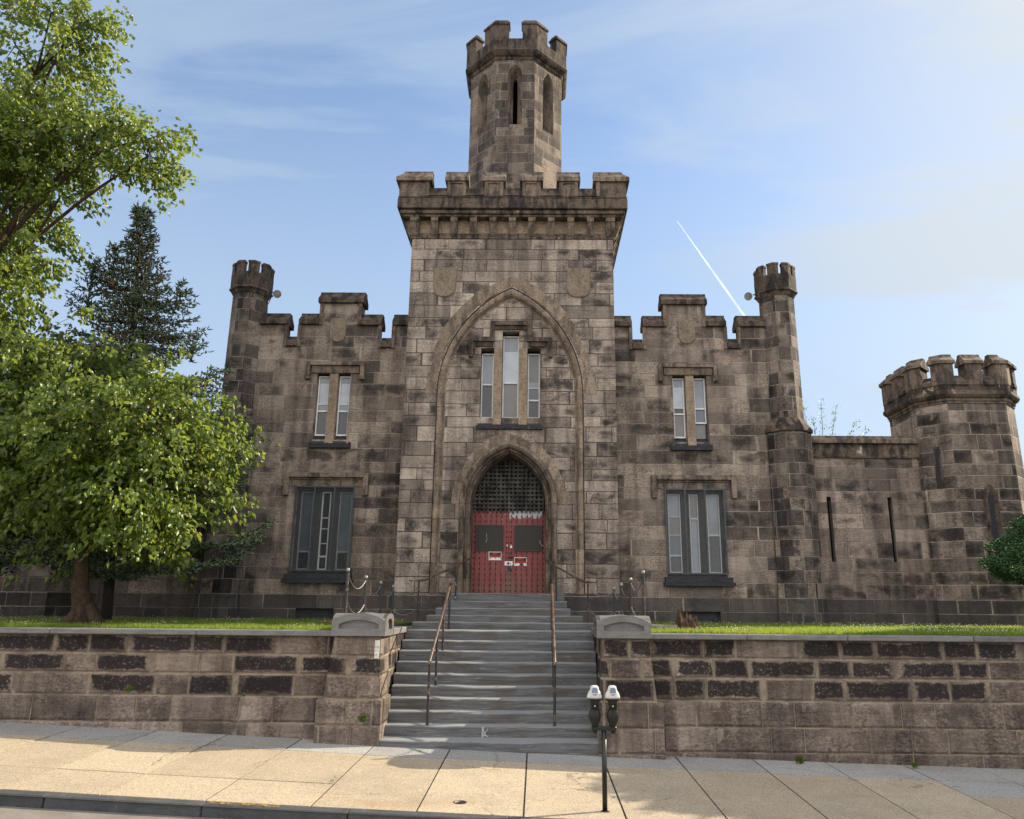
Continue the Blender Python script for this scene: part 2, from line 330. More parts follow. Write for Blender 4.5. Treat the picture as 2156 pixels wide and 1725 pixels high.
MAT['blind'] = glass('pane_with_drawn_blind', (.40, .45, .50), .15)  # pale blue-grey base colour for the lighter window panes
MAT['blind2'] = glass('pane_with_grey_blind', (.20, .23, .27), .12)  # darker blue-grey base colour for panes
MAT['beige'] = glass('pane_with_beige_blind', (.13, .125, .115), .12)
MAT['pane'] = glass('dark_pane', (.016, .018, .024), .06)
MAT['bluepane'] = glass('blue_grey_pane', (.075, .095, .12), .12)

def mesh_mat(name, col, spacing, wire, opacity_bg=0.0):
    g = NG(name); P = g.g.outputs['Position']; x, y, z = g.sep(P)
    a = g.math('ADD', x, g.math('MULTIPLY', z, .55)); b = g.math('SUBTRACT', x, g.math('MULTIPLY', z, .55))
    ma = g.math('LESS_THAN', g.math('FRACT', g.math('DIVIDE', a, spacing)), wire)
    mb = g.math('LESS_THAN', g.math('FRACT', g.math('DIVIDE', b, spacing)), wire)
    al = g.math('MAXIMUM', g.math('MAXIMUM', ma, mb), opacity_bg)
    g.put(g.b.inputs['Alpha'], al)
    return g.fin(col, .5, .4, .2)
MAT['mesh'] = mesh_mat('expanded_metal_mesh', (.13, .14, .15), .042, .09)
MAT['screen'] = mesh_mat('door_security_screen', (.05, .045, .04), .02, .3)

def door_mat():
    g = NG('peeling_red_planks'); P = g.g.outputs['Position']; x, y, z = g.sep(P)
    pl = g.math('FRACT', g.math('DIVIDE', g.math('ADD', x, 5.0), .141))
    gap = g.rng(g.math('MINIMUM', pl, g.math('SUBTRACT', 1.0, pl)), .015, .06, 1, 0)
    n = g.noise(g.scale(P, (4, 1, .7)), 2, 6, .65)
    c = g.mix(g.rng(n, .35, .7), (.19, .044, .044), (.25, .075, .07))
    # bare timber towards the foot of the door and beside the lock
    f = g.noise(g.scale(P, (7, 1, 1.2)), 3, 8, .75)
    low = g.rng(z, 2.70, 3.7, .16, 0.0)
    mid = g.math('MULTIPLY', g.rng(g.math('ABSOLUTE', x), .03, .20, .15, 0), g.rng(z, 3.0, 3.9, 1, .0))
    c = g.mix(g.rng(g.math('ADD', f, g.math('ADD', low, mid)), .66, .70, 0, .8), c, (.15, .105, .075))
    fl = g.noise(g.scale(P, (9, 1, 3)), 4, 8, .8)
    c = g.mix(g.rng(fl, .69, .71, 0, .8), c, (.5, .42, .38))
    # lead primer laid bare under the grille, mostly on the right leaf
    top = g.math('MULTIPLY', g.rng(z, 4.60, 4.86), g.rng(x, -.02, .02, .30, 1.0))
    top = g.math('MULTIPLY', top, g.rng(x, .80, .93, 1.0, .3))
    pn = g.noise(g.scale(P, (6, 1, 3)), 2.2, 7, .7)
    c = g.mix(g.rng(g.math('ADD', pn, g.math('MULTIPLY', top, .42)), .70, .72), c, (.42, .43, .44))
    c = g.mix(g.math('MULTIPLY', gap, .45), c, (.03, .01, .01))
    g.bump(g.math('SUBTRACT', n, g.math('MULTIPLY', gap, 1.5)), .006)
    return g.fin(c, .6, .35)
MAT['door'] = door_mat()
MAT['lattice'] = trim('weathered_oak_lattice', (.12, .114, .10), .75, white=.5, grain=(1, 1, 1))

def leafmat(name, a, b, c3, trans=.45, rough=.42, tcol=(.30, .42, .03)):
    g = NG(name); ri = g.g.outputs['Random Per Island']; P = g.g.outputs['Position']
    c = g.ramp(ri, [(0, a), (.45, b), (.9, c3), (1, (c3[0]*1.5, c3[1]*1.15, c3[2]))])
    n = g.noise(P, 1.6, 3); c = g.mix(g.rng(n, .4, .65, 0, .45), c, a)
    g.fin(c, rough, .5)
    tr = g.t.nodes.new('ShaderNodeBsdfTranslucent'); g.put(tr.inputs[0], g.mix(.6, c, tcol))
    ms = g.t.nodes.new('ShaderNodeMixShader'); ms.inputs[0].default_value = trans
    o = g.t.nodes['Material Output']
    g.t.links.new(g.b.outputs[0], ms.inputs[1]); g.t.links.new(tr.outputs[0], ms.inputs[2]); g.t.links.new(ms.outputs[0], o.inputs[0])
    return g.m
MAT['leaf'] = leafmat('broad_leaves', (.034, .072, .016), (.078, .135, .024), (.16, .22, .05), trans=.5, rough=.34, tcol=(.42, .50, .07))
MAT['leafdark'] = leafmat('far_branch_leaves', (.03, .06, .014), (.055, .1, .018), (.085, .13, .03), rough=.34)
MAT['needle'] = leafmat('blue_green_needles', (.10, .145, .080), (.16, .22, .12), (.26, .32, .19), .2, .6, (.05, .09, .04))
MAT['yew'] = leafmat('clipped_evergreen', (.025, .075, .02), (.04, .11, .03), (.065, .15, .04), .2, .6, (.04, .1, .02))
MAT['cone'] = plain('spruce_cones', (.20, .085, .045), .8, var=.4)
MAT['grass'] = leafmat('lawn_blades', (.05, .11, .012), (.11, .19, .022), (.20, .27, .05), .5, .6, (.55, .65, .08))
MAT['clover'] = plain('clover_heads', (.62, .60, .50), .8)
MAT['bark'] = trim('tree_bark', (.095, .066, .045), .35, white=.05, bump=.03, grain=(3, 3, .6), sc=(4, 4, 1))
MAT['barkdark'] = trim('spruce_bark', (.06, .05, .045), .3, white=.3, bump=.02, grain=(3, 3, .6))
MAT['stump'] = trim('split_dead_wood', (.13, .085, .052), .5, white=.1, bump=.03, grain=(6, 6, .7))
MAT['log'] = trim('bleached_log', (.28, .25, .20), .25, white=.4, grain=(.5, 6, 6))

# ------------------------------------------------------------------ mesh builder
class MB:
    def __init__(s): s.v = []; s.f = []; s.m = []
    def add(s, vs, fs, m=0):
        o = len(s.v); s.v += [tuple(p) for p in vs]; s.f += [tuple(i+o for i in f) for f in fs]; s.m += [m]*len(fs); return s
    def box(s, x0, x1, y0, y1, z0, z1, m=0):
        if x0 > x1: x0, x1 = x1, x0
        return s.hexa([(x0, y0, z0), (x1, y0, z0), (x1, y1, z0), (x0, y1, z0)], [(x0, y0, z1), (x1, y0, z1), (x1, y1, z1), (x0, y1, z1)], m)
    def hexa(s, bot, top, m=0):
        n = len(bot)
        return s.add(list(bot)+list(top), [tuple(range(n))[::-1], tuple(range(n, 2*n))]+[(i, (i+1) % n, n+(i+1) % n, n+i) for i in range(n)], m)
    def prism(s, pts, ax, lo, hi, m=0):
        mk = {'x': lambda p, q: (q, p[0], p[1]), 'y': lambda p, q: (p[0], q, p[1]), 'z': lambda p, q: (p[0], p[1], q)}[ax]
        n = len(pts); vs = [mk(p, lo) for p in pts]+[mk(p, hi) for p in pts]
        tri = tessellate_polygon([[Vector((p[0], p[1], 0)) for p in pts]])
        fs = [tuple(t) for t in tri]+[tuple(i+n for i in t)[::-1] for t in tri]+[(i, (i+1) % n, n+(i+1) % n, n+i) for i in range(n)]
        return s.add(vs, fs, m)
    def slab(s, outer, holes, fr, d0, d1, m=0, back=True):
        """plate with holes; fr(u, z, depth) -> point"""
        loops = [outer]+list(holes); flat = [p for l in loops for p in l]; n = len(flat)
        tri = tessellate_polygon([[Vector((p[0], p[1], 0)) for p in l] for l in loops])
        vs = [fr(p[0], p[1], d0) for p in flat]+[fr(p[0], p[1], d1) for p in flat]
        fs = [tuple(t) for t in tri]; o = 0
        for l in loops:
            k = len(l); fs += [(o+i, o+(i+1) % k, n+o+(i+1) % k, n+o+i) for i in range(k)]; o += k
        s.add(vs, fs, m)
        if back:
            tb = tessellate_polygon([[Vector((p[0], p[1], 0)) for p in outer]])
            s.add([fr(p[0], p[1], d1) for p in outer], [tuple(t) for t in tb], m)
        return s
    def tube(s, path, rad, n=8, m=0, caps=True):
        path = [Vector(p) for p in path]; k = len(path)
        rad = [rad]*k if isinstance(rad, (int, float)) else rad
        vs = []; up = None
        for i, p in enumerate(path):
            d = (path[min(i+1, k-1)]-path[max(i-1, 0)]).normalized()
            if up is None or abs(d.dot(up)) > .95: up = Vector((0, 0, 1)) if abs(d.z) < .9 else Vector((0, 1, 0))
            a = d.cross(up).normalized(); b = a.cross(d).normalized(); up = b
            for j in range(n):
                t = 2*PI*j/n; vs.append(p+(a*math.cos(t)+b*math.sin(t))*rad[i])
        fs = [(i*n+j, i*n+(j+1) % n, (i+1)*n+(j+1) % n, (i+1)*n+j) for i in range(k-1) for j in range(n)]
        if caps: fs += [tuple(range(n))[::-1], tuple(range((k-1)*n, k*n))]
        return s.add(vs, fs, m)
    def lathe(s, c, prof, n=16, m=0):
        vs = [(c[0]+r*math.cos(2*PI*j/n), c[1]+r*math.sin(2*PI*j/n), c[2]+z) for r, z in prof for j in range(n)]
        k = len(prof)
        fs = [(i*n+j, i*n+(j+1) % n, (i+1)*n+(j+1) % n, (i+1)*n+j) for i in range(k-1) for j in range(n)]
        fs += [tuple(range(n))[::-1], tuple(range((k-1)*n, k*n))]
        return s.add(vs, fs, m)
    def build(s, name, mats, parent=None, bevel=0.0, smooth=False, fix=True):
        me = bpy.data.meshes.new(name); me.from_pydata(s.v, [], s.f)
        if not isinstance(mats, (list, tuple)): mats = [mats]
        for q in mats: me.materials.append(MAT[q] if isinstance(q, str) else q)
        if any(s.m): me.polygons.foreach_set('material_index', s.m)
        if fix:
            bm = bmesh.new(); bm.from_mesh(me)
            bmesh.ops.recalc_face_normals(bm, faces=bm.faces)
            if bevel: bmesh.ops.bevel(bm, geom=[e for e in bm.edges if e.is_manifold and e.calc_face_angle(0) > .6], offset=bevel, segments=1, affect='EDGES', clamp_overlap=True)
            bm.to_mesh(me); bm.free()
        if smooth: me.polygons.foreach_set('use_smooth', [True]*len(me.polygons))
        o = bpy.data.objects.new(name, me); COL.objects.link(o)
        if parent is not None: o.parent = parent
        return o

def tag(o, label, cat, group=None):
    o['label'] = label; o['category'] = cat
    if group: o['group'] = group
    return o
def struct(o): o['kind'] = 'structure'; return o
def thing(name, label, cat, group=None):
    o = bpy.data.objects.new(name, None); COL.objects.link(o); return tag(o, label, cat, group)
def XZ(u, z, d): return (u, d, z)

def arch(hw, zs, za, z0, n=14, cx=0.0):
    """outline of a two-centred pointed arch, from foot right over apex to foot left"""
    h = za-zs; c = (h*h-hw*hw)/(2*hw); R = hw+c; a1 = math.asin(h/R)
    P = [(cx+hw, z0)]
    for i in range(n+1):
        a = a1*i/n; P.append((cx+R*math.cos(a)-c, zs+R*math.sin(a)))
    L = [(2*cx-x, z) for x, z in P[:-1]][::-1]
    return P+L
def rect(x0, x1, z0, z1): return [(x0, z0), (x1, z0), (x1, z1), (x0, z1)]

# ------------------------------------------------------------------ ground, street, steps
def gz(X, Y):
    x = max(-20, min(20, X)); return .12-.034*x+.0008*x*x+.018*(min(Y, 14)-13.5)
mb = MB(); mb.add([(-3000, -3000, -2.2), (3000, -3000, -2.2), (3000, 3000, -2.2), (-3000, 3000, -2.2)], [(0, 1, 2, 3)])
struct(mb.build('ground', 'far', fix=False))
def sheet(name, xs, ys, zf, mat):
    m = MB(); vs = [(x, y, zf(x, y)) for y in ys for x in xs]; nx = len(xs)
    m.add(vs, [(j*nx+i, j*nx+i+1, (j+1)*nx+i+1, (j+1)*nx+i) for j in range(len(ys)-1) for i in range(nx-1)])
    return m.build(name, mat, fix=False)
XS = [-60, -40]+[-20+i for i in range(41)]+[40, 60]
struct(sheet('road', XS, [-14, -4, 0, 4, 8, 9.62], lambda x, y: gz(x, 9.7)-.13-(9.62-y)*.012*(1 if y > 4 else 0)-(.067 if y <= 4 else 0), 'asphalt'))
struct(sheet('sidewalk_bed', XS, [9.62, 9.8, 12, 13.6, 14.2], lambda x, y: gz(x, y)-.012, 'joint'))
# sidewalk slabs
mb = MB()
xl = sorted([-1.88+1.24*i+random.uniform(-.03, .03) if i else -1.88 for i in range(-16, 18)])
def slabq(m, x0, x1, y0, y1, mi, dz):
    g_ = .012; x0 += g_; x1 -= g_; y0 += g_; y1 -= g_
    vs = [(x0, y0, gz(x0, y0)), (x1, y0, gz(x1, y0)), (x1, y1, gz(x1, y1)), (x0, y1, gz(x0, y1))]
    t = [(a, b, c+dz) for a, b, c in vs]; bt = [(a, b, c-.05) for a, b, c in vs]
    m.hexa(bt, t, mi)
for i in range(len(xl)-1):
    a, b = xl[i], xl[i+1]; md = (a+b)/2
    if md < -1.88: ys = [9.802, 10.86, 12.70, 13.62]
    elif md < 4.3: ys = [9.802, 12.66, 13.62]
    elif md < 6.7: ys = [9.802, 12.6, 13.62]
    else: ys = [9.802, 11.68, 12.6, 13.62]
    for j in range(len(ys)-1):
        grey = ys[j] > 12.4 or (md > 6.2 and j == 1)
        slabq(mb, a, b, ys[j], ys[j+1], 1 if grey else 0, random.uniform(-.003, .003))
struct(mb.build('sidewalk', ['walk', 'walkgrey']))
# kerb stones
mb = MB(); x = -24.0; k = 0
while x < 24:
    L = random.choice([1.85, 2.0, 1.7, 2.2]); dz = random.uniform(-.006, .006); dy = random.uniform(-.006, .006)
    x1 = x+L; a = .006
    bot = [(x+a, 9.62+dy, gz(x, 9.7)-.4), (x1-a, 9.62+dy, gz(x1, 9.7)-.4), (x1-a, 9.79, gz(x1, 9.7)-.4), (x+a, 9.79, gz(x, 9.7)-.4)]
    top = [(x+a, 9.635+dy, gz(x, 9.7)+dz), (x1-a, 9.635+dy, gz(x1, 9.7)+dz), (x1-a, 9.79, gz(x1, 9.8)+dz+.002), (x+a, 9.79, gz(x, 9.8)+dz+.002)]
    mb.hexa(bot, top); x = x1
struct(mb.build('kerb', 'kerb', bevel=.012))
# yellow paint rest on the kerb and the lawn terrace
g = NG('worn_yellow_paint'); g.put(g.b.inputs['Alpha'], g.rng(g.noise(g.g.outputs['Position'], 22, 6, .8), .50, .56, 0, .7)); g.fin((.50, .30, .05), .8); MAT['yellow'] = g.m
mb = MB(); mb.add([(-3.05, 9.66, gz(-3.05, 9.7)+.012), (-2.2, 9.66, gz(-2.2, 9.7)+.012), (-2.2, 9.775, gz(-2.2, 9.8)+.012), (-3.05, 9.775, gz(-3.05, 9.8)+.012)], [(0, 1, 2, 3)])
struct(mb.build('kerb_paint', 'yellow', fix=False))
def lawn_z(x, y): return 1.955 if y < 14 else 1.985
for s in (-1, 1):
    mb = MB(); a, b = sorted((s*2.35, s*60)); mb.box(a, b, 13.82, 80, -2.3, 1.975)
    struct(mb.build('lawn', 'earth'))
mb = MB(); mb.box(-2.352, 2.352, 16.35, 20.6, -2.3, 1.90); struct(mb.build('path', 'coping'))

# retaining walls: body, coping
def ret_wall(s, label):
    t = thing('retaining_wall', label, 'wall', 'retaining walls beside the steps')
    m = MB(); a, b = sorted((s*2.6, s*40))
    # slight batter, wall face about 13.5 m away
    m.prism([(13.62, -1.5), (13.60, 1.88), (13.8, 1.88), (13.8, -1.5)], 'x', a, b)
    m.build('wall', 'retain', t)
    # protruding footing course
    c = MB(); x = 2.62; k = 0
    while x < 40:
        L = random.uniform(1.7, 2.6); c.box(s*(x+.004), s*(x+L-.004), 13.46+random.uniform(-.008, .008), 13.84, 1.885, 1.975+random.uniform(-.004, .004)); x += L
    c.build('coping', 'coping', t, bevel=.012)
    return t
ret_wall(-1, 'long stone retaining wall with brown mortar under the shaded lawn, left of the steps')
ret_wall(1, 'long stone retaining wall with black crusted blocks under the sunlit lawn, right of the steps')

# gate pillars
def pillar(s, label):
    t = thing('gate_pillar', label, 'pillar', 'gate pillars at the foot of the steps')
    def R(x0, x1, y0, y1, z): return [(s*x0, y0, z), (s*x1, y0, z), (s*x1, y1, z), (s*x0, y1, z)]
    m = MB(); m.hexa(R(1.79, 2.87, 13.33, 14.2, -1), R(1.795, 2.865, 13.335, 14.2, .885))
    m.hexa(R(1.835, 2.77, 13.38, 14.18, .885), R(1.87, 2.66, 13.42, 14.1, 1.895))
    m.build('shaft', 'pillar', t)
    # cap: segmental gable on each side, a sunk lunette in front and towards the steps
    x0, x1, y0, y1, zb, ze, zt = 1.785, 2.70, 13.34, 14.12, 1.90, 2.14, 2.275
    def za(q):   # segmental arc 0..1
        q = abs(q-.5)*2; R_ = (1+.30**2)/(2*.30); return ze+(zt-ze)*((math.sqrt(R_*R_-q*q)-(R_-.30))/.30)
    def zside(q): q = abs(q-.5)*2; return ze-.03+(zt-.005-ze+.03)*math.sqrt(max(0, 1-q**2.4))
    n = 16; c = MB()
    vs = []; 
    for j in range(n+1):
        for i in range(n+1):
            qx, qy = i/n, j/n
            z = max(za(qx), min(zside(qy), za(qx)+.06*1) if False else zside(qy)*1.0 if 0 else min(zside(qy), zt-.012))
            if j in (0,): z = za(qx)
            vs.append((s*(x0+(x1-x0)*qx), y0+(y1-y0)*qy, z))
    W_ = n+1; top = [(j*W_+i, j*W_+i+1, (j+1)*W_+i+1, (j+1)*W_+i) for j in range(n) for i in range(n)]
    c.add(vs, top)
    # front face with sunk panel
    outer = [(s*x0, zb), (s*x1, zb)]+[(s*(x0+(x1-x0)*i/n), za(i/n)) for i in range(n, -1, -1)]
    px0, px1 = x0+.12, x1-.12
    hole = [(s*px0, zb+.115), (s*px1, zb+.115), (s*px1, zb+.19)]+[(s*(px0+(px1-px0)*q/10), zb+.19+.075*(1-(abs(q-5)/5)**2)) for q in range(9, 0, -1)]+[(s*px0, zb+.19)]
    c.slab(outer, [hole], XZ, y0, y0+.06, back=True)
    def YZ(u, z, d): return (d, u, z)
    outer = [(y0+.055, zb), (y1, zb)]+[(y0+(y1-y0)*i/n, min(zside(i/n), zt-.012)) for i in range(n, 0, -1)]+[(y0+.03, ze+.03)]
    hole = [(y0+.18, zb+.1), (y1-.15, zb+.1)]+[((y0+y1)/2+.015+(y1-y0-.33)/2*math.cos(a), zb+.17+.11*math.sin(a)) for a in [PI*i/10 for i in range(0, 11)]]
    c.slab(outer, [hole], YZ, s*x0, s*(x0+.06), back=True)
    c.box(s*x1, s*(x1-.03), y0+.02, y1, zb, ze); c.box(s*x0, s*x1, y1-.03, y1, zb, ze); c.box(s*(x0+.01), s*x1, y0+.01, y1-.01, zb, zb+.02)
    c.build('cap', 'cap', t)
    return t
pillar(-1, 'battered stone gate pillar with round-topped grey cap and white notice, left of the steps')
pillar(1, 'battered stone gate pillar with round-topped grey cap behind the parking meters')

# paper notice on the left pillar
MAT['ink'] = plain('notice_ink', (.2, .2, .2), .6)
g = NG('faded_notice'); P = g.g.outputs['Position']; MAT['notice'] = g.fin(g.mix(g.rng(g.noise(P, 12, 5), .4, .7), (.62, .60, .54), (.48, .46, .40)), .6)
t = thing('notice', 'small white weathered notice strip fixed to the corner of the left pillar', 'notice')
mb = MB(); mb.box(-1.955, -1.875, 13.368, 13.378, 1.54, 1.83); mb.build('plate', 'notice', t)
mb = MB()
for (x, z, w, h) in ((-1.944, 1.70, .010, .045), (-1.92, 1.705, .009, .035), (-1.90, 1.70, .012, .045), (-1.944, 1.65, .008, .03), (-1.925, 1.655, .006, .02), (-1.903, 1.65, .010, .03), (-1.935, 1.60, .03, .008), (-1.94, 1.585, .016, .008)):
    MB().box(x, x+w, 13.365, 13.3675, z, z+h).build('printed_mark', 'ink', t)

# steps
t_steps = thing('stone_steps', 'broad worn bluestone steps climbing from the sidewalk to the red door', 'steps')
def stone_step(name, x0, x1, y0, y1, z0, z1, wear=.02):
    m = MB(); nx = max(8, int((x1-x0)/.12)); ph = random.uniform(0, 9); ph2 = random.uniform(0, 9)
    prof = []
    rows = [(0, z0), (0, None), (1, None), (2, None)]
    vs = []
    for i in range(nx+1):
        q = i/nx; x = x0+(x1-x0)*q
        mid = math.exp(-((q-.5)/.23)**2)
        dz = -wear*mid*.7-.006*abs(math.sin(x*2.1+ph))-.004*math.sin(x*7+ph2)
        dy = .006*math.sin(x*3.3+ph)+.004*math.sin(x*11+ph2)
        vs += [(x, y0+dy, z0), (x, y0+dy*1.5, z1+dz-.018), (x, y0+.02+dy, z1+dz), (x, y1, z1+dz*.3), (x, y1, z0)]
    fs = []
    for i in range(nx):
        for j in range(4): fs.append((i*5+j, (i+1)*5+j, (i+1)*5+j+1, i*5+j+1))
    fs += [(0, 1, 2, 3, 4), tuple(nx*5+j for j in (4, 3, 2, 1, 0))]
    m.add(vs, fs)
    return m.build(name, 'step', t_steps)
tops = [.27, .445, .625, .81, .985, 1.165, 1.355, 1.545, 1.725, 1.915]
hl = [1.90, 1.86, 1.85, 1.845, 1.87, 1.90, 1.915, 1.925, 1.93, 1.94]
zb = -1.2
for k, (zt, w) in enumerate(zip(tops, hl)):
    y0 = 13.45+.31*k if k else 13.36
    y1 = 13.45+.31*(k+1)+.06 if k < 9 else 16.62
    j = random.uniform(-1.2, 1.2)
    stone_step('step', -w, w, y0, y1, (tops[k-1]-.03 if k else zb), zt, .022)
ups = [(-1.96, 2.03, 17.3, 2.045), (-1.73, 1.82, 17.85, 2.185), (-1.60, 1.56, 18.4, 2.345), (-1.43, 1.50, 18.95, 2.51), (-1.42, 1.45, 19.5, 2.70)]
for k, (a, b, y0, zt) in enumerate(ups):
    stone_step('step', a, b, y0, ups[k+1][2]+.08 if k < 4 else 20.84, 1.90 if k == 0 else ups[k-1][3]-.03, zt, .012)
mb = MB(); mb.box(-1.40, 1.40, 19.0, 19.99, 1.9, 2.49); mb.box(-1.55, 1.5, 18.45, 19.2, 1.9, 2.33); mb.box(-1.70, 1.78, 17.9, 19.2, 1.9, 2.17)
mb.build('core', 'coping', t_steps)
# cheek walls beside the lower flight
for s, lb in ((-1, 'low stone cheek wall along the left side of the lower steps'), (1, 'low stone cheek wall along the right side of the lower steps')):
    t = thing('cheek_wall', lb, 'wall', 'cheek walls of the steps')
    m = MB(); m.box(s*1.95, s*2.349, 14.19, 16.6, -1, 1.86); m.build('wall', 'retain', t)
    m = MB(); m.box(s*1.90, s*2.36, 14.13, 15.3, 1.862, 1.975); m.box(s*1.905, s*2.36, 15.31, 16.6, 1.862, 1.972); m.build('coping', 'cap', t, bevel=.01)
# chalk mark on the second riser
g = NG('white_paint_mark'); g.put(g.b.inputs['Alpha'], g.rng(g.noise(g.g.outputs['Position'], 40, 5, .7), .40, .55, .25, .9)); MAT['mark'] = g.fin((.36, .37, .38), .8)
mb = MB(); Yk = 13.745
mb.prism([(-.105, .43), (-.145, .43), (-.15, .29), (-.14, .26), (-.105, .262), (-.10, .33)], 'y', Yk-.006, Yk-.002)
mb.prism([(-.10, .345), (-.045, .405), (-.035, .395), (-.085, .318), (-.04, .30), (-.02, .275), (-.06, .27), (-.095, .29)], 'y', Yk-.0062, Yk-.0022)
o = mb.build('painted_letter', 'mark', t_steps); o['label'] = 'small white painted k on the second riser'

# ------------------------------------------------------------------ castle
castle = thing('castle', 'dark sandstone castle-like jail with battlements, octagonal lantern and red studded door', 'castle')
def obox(m, cx, cy, ang, u0, u1, d0, d1, z0, z1, mi=0):
    ca, sa = math.cos(ang), math.sin(ang)      # outward normal n=(sa,-ca); tangent t=(ca,sa)
    def q(u, d, z): return (cx+ca*u+sa*d, cy+sa*u-ca*d, z)
    m.hexa([q(u0, d1, z0), q(u1, d1, z0), q(u1, d0, z0), q(u0, d0, z0)], [q(u0, d1, z1), q(u1, d1, z1), q(u1, d0, z1), q(u0, d0, z1)], mi)

# tower walls
bigA = arch(2.005, 8.0, 11.13, 2.70); bigB = arch(1.765, 8.0, 10.81, 2.70)
dA = arch(1.28, 5.0, 6.69, 2.70); dB = arch(1.135, 5.0, 6.49, 2.70); dC = arch(.985, 5.0, 6.37, 2.70)
out_t = [(-2.89, 1.7), (2.89, 1.7), (2.89, 12.70), (-2.89, 12.70)]
mb = MB(); mb.slab(out_t, [bigA], XZ, 20.0, 20.16, back=False)
inner = [(-2.2, 1.75), (2.2, 1.75), (2.2, 11.6), (-2.2, 11.6)]
lights = [rect(-.235, .235, 7.36, 9.86), rect(-.83, -.465, 7.36, 9.36), rect(.465, .83, 7.36, 9.36)]
mb.slab(inner, [dA]+lights, XZ, 20.13, 20.92, back=False)
mb.box(-2.89, -2.2, 20.165, 20.95, 1.7, 12.7); mb.box(2.2, 2.89, 20.165, 20.95, 1.7, 12.7); mb.box(-2.2, 2.2, 20.165, 20.95, 11.6, 12.7)
mb.box(-2.89, 2.89, 20.95, 25.8, 1.7, 12.7)
mb.build('tower_wall', 'tower', castle)

def ring(A, B, prof, castle, name, mat, seg_from=1, gap=.004, y0=20.0):
    """moulding swept between outlines A and B; prof = [(s, y)] s across, y depth; one stone per few segments"""
    m = MB(); n = len(A)
    # foot-to-springing pieces are cut into courses
    pts = []
    def lerp(p, q, t): return (p[0]+(q[0]-p[0])*t, p[1]+(q[1]-p[1])*t)
    pa, pb = [A[0]], [B[0]]; brk = [0]
    def addseg(i, k, every):
        for j in range(1, k+1):
            pa.append(lerp(A[i], A[i+1], j/k)); pb.append(lerp(B[i], B[i+1], j/k))
            if every or j == k: brk.append(len(pa)-1)
    for i in range(n-1):
        L = math.dist(A[i], A[i+1])
        if L > 1: addseg(i, max(1, round(L/.37)), True)
        else:
            pa.append(A[i+1]); pb.append(B[i+1])
            if (i % 2 == 0) or i == n-2: brk.append(len(pa)-1)
    brk = sorted(set(brk+[len(pa)-1]))
    for a, b in zip(brk[:-1], brk[1:]):
        vs = []; idx = list(range(a, b+1)); jit = random.uniform(-.004, .004)
        for ii, i in enumerate(idx):
            A_, B_ = pa[i], pb[i]
            if ii == 0 and len(idx) > 1:
                d = math.dist(pa[i], pa[i+1]); A_ = lerp(pa[i], pa[i+1], gap/max(d, .01)); B_ = lerp(pb[i], pb[i+1], gap/max(d, .01))
            if ii == len(idx)-1:
                d = math.dist(pa[i], pa[i-1]); A_ = lerp(pa[i], pa[i-1], gap/max(d, .01)); B_ = lerp(pb[i], pb[i-1], gap/max(d, .01))
            for s_, y_ in prof:
                q = lerp(A_, B_, s_); vs.append((q[0], y_+jit*(1 if 0 < s_ < 1 else 0), q[1]))
        k = len(prof)
        fs = [(i*k+j, i*k+j+1, (i+1)*k+j+1, (i+1)*k+j) for i in range(len(idx)-1) for j in range(k-1)]
        m.add(vs, fs)
    return m.build(name, mat, castle, fix=False)
ring(bigA, bigB, [(-.02, 20.0), (-.02, 19.992), (0, 19.985), (.0, 20.05), (.08, 20.07), (.1, 20.0), (.3, 19.985), (.55, 20.0), (.7, 20.05), (.78, 20.11), (1.0, 20.135), (1.0, 20.2)], castle, 'arch_moulding', 'archtrim')
ring(dA, dB, [(0, 20.14), (-.05, 19.98), (.1, 19.93), (.45, 19.91), (.8, 19.95), (1.0, 20.03), (1.0, 20.12)], castle, 'door_hood_moulding', 'trim')
ring(dB, dC, [(0, 20.12), (.05, 20.06), (.35, 20.03), (.45, 20.10), (.6, 20.14), (.8, 20.16), (1.0, 20.30), (1.0, 20.86)], castle, 'door_reveal', 'trim')
# voussoirs outside each arch
def voussoirs(A, thick, y, name, mat, var=.12, start=1, step=2):
    m = MB(); n = len(A)
    cx = 0
    i = start
    while i < n-1-start:
        j = min(i+step, n-1-start); th = thick+random.uniform(-var, var)
        ins = []; outs = []
        for q in range(i, j+1):
            p = A[q]; a_, b_ = A[max(q-1, 0)], A[min(q+1, n-1)]
            tx, tz = b_[0]-a_[0], b_[1]-a_[1]; L = math.hypot(tx, tz); nx, nz = tz/L, -tx/L
            if nx*p[0]+nz*(p[1]-5) < 0 and abs(p[0]) > .01: nx, nz = -nx, -nz
            if abs(p[0]) < .01: nx, nz = 0, 1
            ins.append((p[0]+nx*.012, p[1]+nz*.012)); outs.append((p[0]+nx*th, p[1]+nz*th))
        c = (sum(p[0] for p in ins+outs)/len(ins+outs), sum(p[1] for p in ins+outs)/len(ins+outs))
        poly = [(c[0]+(p[0]-c[0])*.978, c[1]+(p[1]-c[1])*.978) for p in ins+outs[::-1]]
        m.prism(poly, 'y', y-.006-random.uniform(0, .003), y+.03); i = j
    return m.build(name, mat, castle)
voussoirs(arch(2.03, 8.0, 11.16, 2.7, 14), .30, 20.0, 'arch_voussoirs', 'archtrim', .07)
voussoirs(arch(1.30, 5.0, 6.72, 2.7, 8), .25, 20.13, 'door_voussoirs', 'archtrim', .05)

# plinth set-off of the tower
for a, b in ((-2.93, -1.46), (1.46, 2.93)): MB().box(a, b, 19.95, 19.998, 1.7, 2.685).build('tower_plinth', 'wing', castle)

